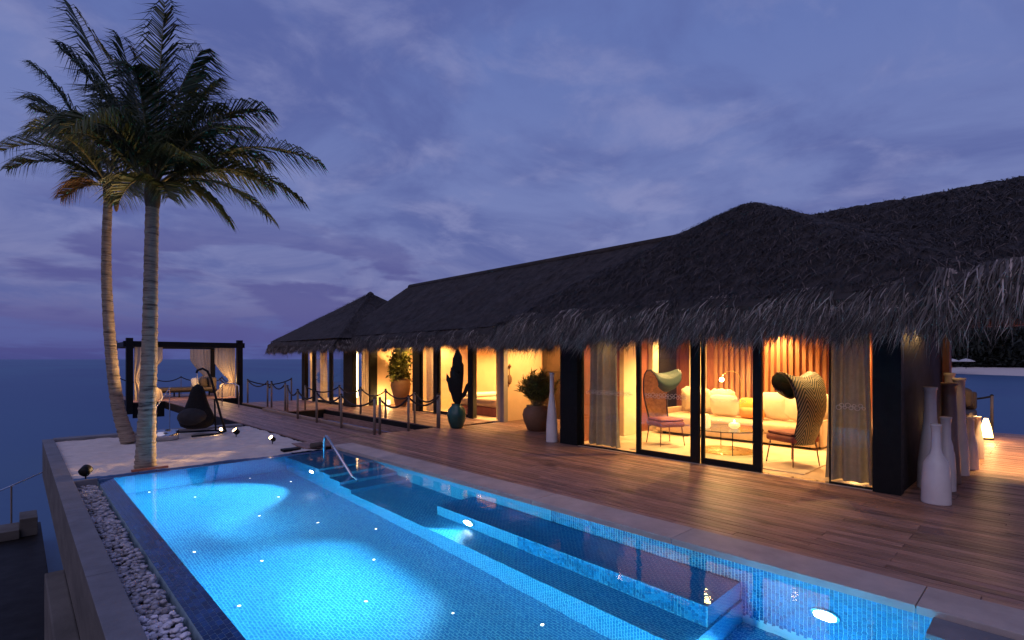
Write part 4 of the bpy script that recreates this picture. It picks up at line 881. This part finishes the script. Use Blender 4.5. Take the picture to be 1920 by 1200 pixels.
# ================================================================== SAND GARDEN
def frond(base, tip, arch, wid, m, droop, seed, nl=84):
    g = np.random.default_rng(seed); b0 = np.zeros(3); tp = np.array(tip); ln = np.linalg.norm(tp)
    mid = tp * .5 + np.array((0, 0, arch * ln)); S_ = np.linspace(0, 1, 14)
    pts = [b0 * (1 - s) ** 2 + 2 * mid * s * (1 - s) + tp * s * s for s in S_]
    rach = MB().tube(pts, [.022 * (1 - s * .85) for s in S_], 5)
    a0, a1, a2, ws, wd_ = [], [], [], [], []
    side0 = np.cross(tp / ln, np.array((0, 0, 1.))); nn_ = np.linalg.norm(side0); side0 = side0 / nn_ if nn_ > .15 else np.array(RT)
    for i in range(nl):
        s = .14 + .86 * (i + g.uniform(-.3, .3)) / nl; s = min(1, s); p = b0 * (1 - s) ** 2 + 2 * mid * s * (1 - s) + tp * s * s
        tg = 2 * (1 - s) * (mid - b0) + 2 * s * (tp - mid); tg /= np.linalg.norm(tg); nm = np.cross(side0, tg); nm /= np.linalg.norm(nm)
        for sg in (-1, 1):
            l_ = 1.2 * wid * (math.sin(PI * (.18 + .78 * s)) ** .7) * g.uniform(.82, 1.12)
            d = side0 * sg * .80 + tg * (.50 + .35 * s) + nm * .12 + g.normal(0, .07, 3); d /= np.linalg.norm(d)
            d2 = d + np.array((0, 0, -droop * g.uniform(.6, 1.3))) + RTN * .14; d2 /= np.linalg.norm(d2)
            m1 = p + d * l_ * .5; a0.append(p); a1.append(m1); a2.append(m1 + d2 * l_ * .62); ws.append(.027 * g.uniform(.7, 1.2)); w_ = np.cross(d, nm) * .45 + nm * g.normal(0, .6) + tg * .5; wd_.append(w_ / np.linalg.norm(w_))
    return rach, blades(*map(np.array, (a0, a1, a2)), np.array(ws), np.array(wd_))
RTN = np.array(RT); FWN = np.array(FW)
def palm(label, base, pts, rads, fronds, dry, seed):
    t = thing('palm_tree', label, 'palm tree', base, 0, 'palm trees on the sand')
    # ringed trunk
    P = [Vector(p) for p in pts]; n = 110; cp = []; rr = []
    for i in range(n + 1):
        s = i / n * (len(P) - 1); k = min(int(s), len(P) - 2); f = s - k
        p0, p1, p2, p3 = P[max(k - 1, 0)], P[k], P[k + 1], P[min(k + 2, len(P) - 1)]
        q = .5 * ((2 * p1) + (p2 - p0) * f + (2 * p0 - 5 * p1 + 4 * p2 - p3) * f * f + (3 * p1 - p0 - 3 * p2 + p3) * f ** 3)
        r = rads[k] + (rads[k + 1] - rads[k]) * f; cp.append(q); rr.append(r * (1 + .05 * ((i % 3) - 1) * random.uniform(.3, 1.4)))
    MB().tube(cp, rr, 16).build('trunk', BARK, t, True)
    top = P[-1]
    part(MB().ell((top.x, top.y, top.z + .05), (rads[-1] * 1.25, rads[-1] * 1.25, .34), 14, 8), 'crown_shaft', mat('crown_fibre', (.07, .05, .03), .9, .4, 12, .6, 40), t, True)
    for i, (a_, up, dp, arch, wid) in enumerate(fronds):
        tip = RTN * a_ + np.array((0, 0, up)) + FWN * dp; isd = i in dry
        rc, (V, Q, T) = frond(None, tip, arch, wid, None, 1.15, seed + i)
        o3 = np.array((top.x, top.y, top.z + .15))
        fr = blade_obj('frond', V + o3, Q, T, PALMD if isd else PALML, t)
        rc.v = [(v[0] + o3[0], v[1] + o3[1], v[2] + o3[2]) for v in rc.v]; rc.build('rachis', RACH, fr, True)
    return t, top
# lateral offsets in metres along the picture's right, up, and depth
lean = lambda a, z, d=0: (RT.x * a + FW.x * d, RT.y * a + FW.y * d, z)
p1, tp1 = palm('thick trunked palm standing at the pool edge of the sand', (1.5, 10.1, -.04), [lean(0, 0), lean(.03, .9), lean(.07, 2), lean(.09, 3.2), lean(.115, 4.3)], [.150, .122, .108, .098, .092],
     [(-1.5, 3.1, .2, .06, .72), (.0, 3.2, .3, .05, .75), (.55, 2.2, .9, .22, .65), (1.1, 1.95, -.5, .30, .65), (1.75, 1.35, .2, .40, .68), (2.65, .45, 0, .32, .72), (2.0, -.55, -.2, .36, .6), (1.45, .75, .9, .38, .65), (1.2, .15, -.9, .38, .55),
      (-.95, 1.9, -.6, .25, .66), (-1.35, 1.3, .8, .32, .65), (-1.5, .8, -.4, .38, .65), (-.25, .45, -1.25, .66, .85), (.35, 1.45, -.9, .36, .66), (-1.0, -.05, .6, .45, .55), (1.6, .25, .7, .38, .65), (.3, 2.35, .8, .12, .66), (-.6, 2.5, .1, .15, .65), (.1, 1.2, .9, .45, .62), (.85, 1.5, .5, .34, .65), (-.7, 1.3, 1.0, .36, .62), (2.2, -.05, .5, .40, .66), (1.85, .7, -.6, .38, .65), (.6, -.3, -.5, .42, .5), (-1.1, 1.7, .3, .32, .65), (1.05, -.45, .4, .48, .55), (-.8, .5, -.9, .5, .6)], set(), 100)
p2, tp2 = palm('slender leaning palm lit by a spotlight at the back of the sand', (1.69, 13.2, -.04), [lean(0, 0), lean(-.22, .7), lean(-.36, 1.7), lean(-.46, 3.1), lean(-.47, 4.2), lean(-.43, 5.1)], [.145, .115, .105, .092, .082, .075],
     [(-2.2, .75, 0, .38, .66), (-1.8, 1.9, .2, .34, .7), (-1.2, 2.3, -.4, .28, .65), (-.8, -.25, -.2, .38, .5), (.75, -.25, -.3, .4, .5), (1.1, .8, .4, .38, .62), (.35, 2.4, .3, .14, .62), (-.5, 2.0, .5, .22, .62), (-1.5, 1.0, .7, .38, .62), (-.35, .6, -1.3, .5, .62), (.7, 1.6, -.4, .26, .6), (-1.6, .2, -.5, .42, .58), (-.9, 1.3, -.7, .38, .62), (.3, .4, .9, .4, .55), (-1.1, .3, .6, .42, .6)], {3}, 300)
part(MB().ell((tp2.x + RT.x * .16, tp2.y + RT.y * .16, tp2.z - .12), (.05, .05, .22), 10, 8), 'flower_spathe', PALMD, p2, True)
t = tag(MB().box((-.24, -.03, 0), (.24, .03, .03), .006).build('root_board', mat('red_board', (.42, .12, .06), .7, .2, 6)), 'flat red board at the foot of the thick palm by the pool', 'board'); t.location = (1.52, 9.82, -.03)
t = thing('ring_planter', 'low shiny steel ring planter on the sand behind the palm', 'planter', (2.32, 13.2, -.03))
part(MB().lathe([(.24, 0), (.24, .20), (.225, .20), (.22, .02)], 36), 'ring', STEEL, t, True); part(MB().lathe([(.215, .15), (.1, .17), (.02, .17)], 24), 'fill', SAND, t)
t = thing('egg_chair', 'black wicker hanging egg chair on a curved stand on the sand', 'hanging chair', (3.14, 13.5, -.02))
v3 = lambda a, z, d=0: (RT.x * a + FW.x * d, RT.y * a + FW.y * d, z)
part(MB().tube([v3(-.68, .03, .1), v3(-.3, .04, .15), v3(.1, .06, .2), v3(.42, .05, .05), v3(.38, .04, -.3), v3(.02, .03, -.55)], .022, 8), 'base_frame', BLACK, t, True)
part(MB().tube([v3(.46, .05, .02), v3(.36, .40), v3(.24, .85), v3(.14, 1.25), v3(.05, 1.44), v3(-.06, 1.50), v3(-.18, 1.46), v3(-.2, 1.40)], .025, 8), 'arch_pole', BLACK, t, True)
part(MB().tube([v3(.15, .05, .16), v3(.18, .4, .08), v3(.2, .8, .02)], .018, 8), 'brace', BLACK, t, True)
part(MB().tube([v3(-.19, 1.41), v3(-.19, 1.12)], .009, 6), 'chain', STEEL, t)
def egg(u, v):
    th = u * 2 * PI; ph = v
    prof = [(.03, 1.14), (.12, 1.08), (.18, .95), (.22, .8), (.29, .62), (.38, .45), (.42, .30), (.38, .20), (.24, .14), (.02, .13)]
    k = ph * (len(prof) - 1); i = min(int(k), len(prof) - 2); f = k - i
    r = prof[i][0] * (1 - f) + prof[i + 1][0] * f; z = prof[i][1] * (1 - f) + prof[i + 1][1] * f
    return v3(-.17 + .10 * (1.14 - z) * -.2 + .86 * r * math.cos(th), z, r * .85 * math.sin(th))
part(MB().grid(egg, 26, 27), 'basket', WICKERD, t, True)
part(MB().ell(v3(-.16, .42, -.22), (.3, .26, .2), 18, 10), 'cushion', mat('black_cushion', (.02, .018, .02), .9, .2, 8), t, True)
def spot(label, loc, aim, e, lit=True, sz=.05, ang=70):
    t = thing('garden_spotlight', label, 'spotlight', loc, 0, 'garden spotlights'); dv = (Vector(aim) - Vector(loc)).normalized(); c = Vector((0, 0, .12))
    part(MB().tube([(0, 0, 0), (0, 0, .10)], .01, 6), 'stake', BLACK, t)
    part(MB().tube([c - dv * .07, c - dv * .05, c + dv * .05], [sz * .6, sz, sz], 14), 'housing', BLACK, t, True)
    if lit:
        part(MB().tube([c + dv * .051, c + dv * .056], [sz * .9, sz * .8], 14), 'lens', E_WARM, t); light('lens_light', 'SPOT', c + dv * .075, e, (1, .60, .24), t, .03, c + dv * 2, ang, .5)
    return t
spot('bright garden spotlight on the sand aimed at the palms', (3.55, 12.65, -.03), (1.4, 12.75, 2.5), 800, True, .06, 62)
spot('small lit spotlight at the foot of the egg chair stand', (3.45, 13.35, -.03), (2.4, 12.2, -.2), 14, True, .04)
spot('lit spotlight at the corner of the sand by the boardwalk', (3.76, 11.0, -.03), (1.7, 10.2, 1.7), 900, True, .045, 100)
spot('unlit black spotlight at the end of the pebble strip', (.72, 9.58, -.01), (1.2, 10.2, .4), 0, False, .07)
t = tag(MB().box((-.16, -.09, 0), (.16, .09, .05), .012).build('cover_tray', BLACK), 'flat black cover lying between sand corner and pool', 'cover'); t.location = (3.75, 10.0, -.03)
t = thing('drain_roll', 'rolled dark mat lying at the pool end of the boardwalk', 'mat', (4.2, 9.86, .045)); part(MB().tube([(-.12, 0, .0), (.16, .05, .0)], .05, 14), 'roll', BROWNC, t, True)
t = thing('stair_rail', 'thin steel rail sloping up beside the boardwalk behind the palms', 'handrail', (2.2, 15.6, -1.0))
part(MB().tube([(-.1, -.4, .9), (1.55, 5.0, 1.75)], .018, 8), 'rail', STEEL, t, True)
for f in (0.02, .5, .98): part(MB().tube([(-.1 + 1.65 * f, -.4 + 5.4 * f, -1.3), (-.1 + 1.65 * f, -.4 + 5.4 * f, .9 + .85 * f)], .014, 6), 'post', STEEL, t)
# lower landing at the left with its handrail
t = thing('lower_landing', 'dark timber landing low over the sea beside the concrete wall', 'landing', (-2.3, 8, -2.3))
part(MB().box((-6, -14, .24), (2.69, 7.4, .44), .01), 'platform', DARKWOOD, t); part(MB().box((1.9, 6.2, .441), (2.35, 6.9, .62), .01), 'step', CONCD, t); part(MB().box((2.351, 6.3, .441), (2.62, 7.0, .80), .01), 'step', CONCD, t)
for a_ in (-4, 0, 2.2): part(MB().tube([(a_, 5.8, -1), (a_, 5.8, .239)], .12, 8), 'pile', CONCD, t)
t = thing('landing_rail', 'thin steel handrail on a post above the dark landing', 'handrail', (-.1, 15.1, -1.86))
part(MB().tube([(.56, 1.0, .97), (-.14, -.4, .91), (-1.2, -2.5, .82)], .016, 8), 'rail', STEEL, t, True); part(MB().tube([(.03, 0, 0), (.03, 0, .93)], .016, 8), 'post', POSTW, t)
# ================================================================== PERGOLA
PX0, PX1, PY0, PY1, PZ = 3.2, 7.15, 25, 29.4, 2.42
t = thing('pergola', 'black timber pergola frame over the sea end platform', 'pergola', (5.2, 27.2, -.3))
def pg(mb, n): return wpart(mb.build(n, BLACK), t)
for x in (PX0, PX1):
    for y in (PY0, PY1): pg(MB().box((x - .11, y - .11, -.45), (x + .11, y + .11, PZ + .1), .008), 'post')
for y in (PY0, PY1): pg(MB().box((PX0 - .2, y - .06, PZ - .24), (PX1 + .2, y + .06, PZ - .02), .006), 'beam')
for x in (PX0, PX1): pg(MB().box((x - .06, PY0 + .062, PZ - .23), (x + .06, PY1 - .062, PZ - .03), .006), 'beam')
wpart(MB().box((PX0 + .1, PY0 - .02, -.62), (4.35, PY0 + .0, -.031)).build('fascia', DARKWOOD), t)
curtain('tied cream curtain on the left front pergola post', (PX0 + .16, PY0 + .05), (PX0 + 1.1, PY0 + .05), .05, PZ - .25, CREAMCUR, 6, .05, (.9, .14, 0), 'pergola curtains')
curtain('tied cream curtain on the right front pergola post', (PX1 - .95, PY0 + .12), (PX1 - .14, PY0 + .12), .05, PZ - .25, CREAMCUR, 6, .05, (.75, .16, 1), 'pergola curtains')
curtain('tied cream curtain at the rear pergola post behind egg chair', (PX1 - 1.0, PY1 - .15), (PX1 - .12, PY1 - .15), .3, PZ - .25, CREAMCUR, 6, .05, (.9, .3, 1), 'pergola curtains')
curtain('cream curtain hanging outside the rear pergola post over sea', (PX0 - .1, PY1 - 1.2), (PX0 - .1, PY1 - .2), .1, PZ - .25, CREAMCUR, 6, .05, (.9, .25, 1), 'pergola curtains')
t = thing('sun_lounger', 'long low dark sun bed under the pergola', 'sun bed', (5.6, 27.4, .001))
part(MB().box((-1.3, -.6, .30), (1.1, .5, .42), .02), 'mattress', BROWNC, t, True); part(MB().box((-1.32, -.62, .22), (1.12, .52, .299), .01), 'frame', DARKWOOD, t)
for a_ in (-1.25, -.4, .3, 1.02):
    for b_ in (-.58, .44): part(MB().box((a_, b_, 0), (a_ + .05, b_ + .05, .22)), 'leg', DARKWOOD, t)
part(MB().box((.85, -.6, .421), (1.1, .5, .85), .04), 'backrest', BROWNC, t, True)
for lb, x, m_ in (('white cushion on the dark pergola sun bed', 5.95, WHITEC), ('dark cushion on the pergola sun bed beside the white one', 6.3, BROWNC)):
    o = MB().ell((0, 0, 0), (.12, .28, .22), 20, 12, .55).build('lounger_cushion', m_, None, True); o.location = (x, 27.2, .63); o.rotation_euler = (0, R(-15), R(-35)); tag(o, lb, 'cushion')
t = thing('low_table', 'small low dark table beside the pergola sun bed', 'table', (4.2, 27.9, .001)); part(MB().box((-.35, -.3, .36), (.35, .3, .42), .01), 'tabletop', DARKWOOD, t)
for a_ in (-.3, .26):
    for b_ in (-.26, .22): part(MB().box((a_, b_, 0), (a_ + .04, b_ + .04, .36)), 'leg', DARKWOOD, t)
def ball(label, loc, e):
    t = thing('ball_lamp', label, 'lamp', loc, 0, 'ball lamps under the pergola'); part(MB().lathe([(.16, 0), (.17, .03), (.15, .3), (.12, .34)], 18), 'base', TERRA, t, True); part(MB().ell((0, 0, .46), (.15, .15, .14), 18, 10), 'globe', emis('globe_glow', (1, .55, .2), 1.6), t, True); light('globe_light', 'POINT', (0, -.2, .75), e, WARM, t, .1)
ball('glowing ball lamp on a pot by the left front pergola post', (4.0, 25.6, .001), 60)
ball('glowing ball lamp on a pot by the right front pergola post', (6.75, 25.9, .001), 60)
t = thing('walk_rail', 'short bent steel handrail beside the boardwalk before the pergola', 'handrail', (5.7, 20.0, .001))
part(MB().tube([(0, 0, 0), (0, 0, .75), (-.1, .2, .82), (-.25, .7, .82), (-.3, .9, .75), (-.3, .9, 0)], .018, 8), 'rail', STEEL, t, True)
print('objects', len(bpy.data.objects))
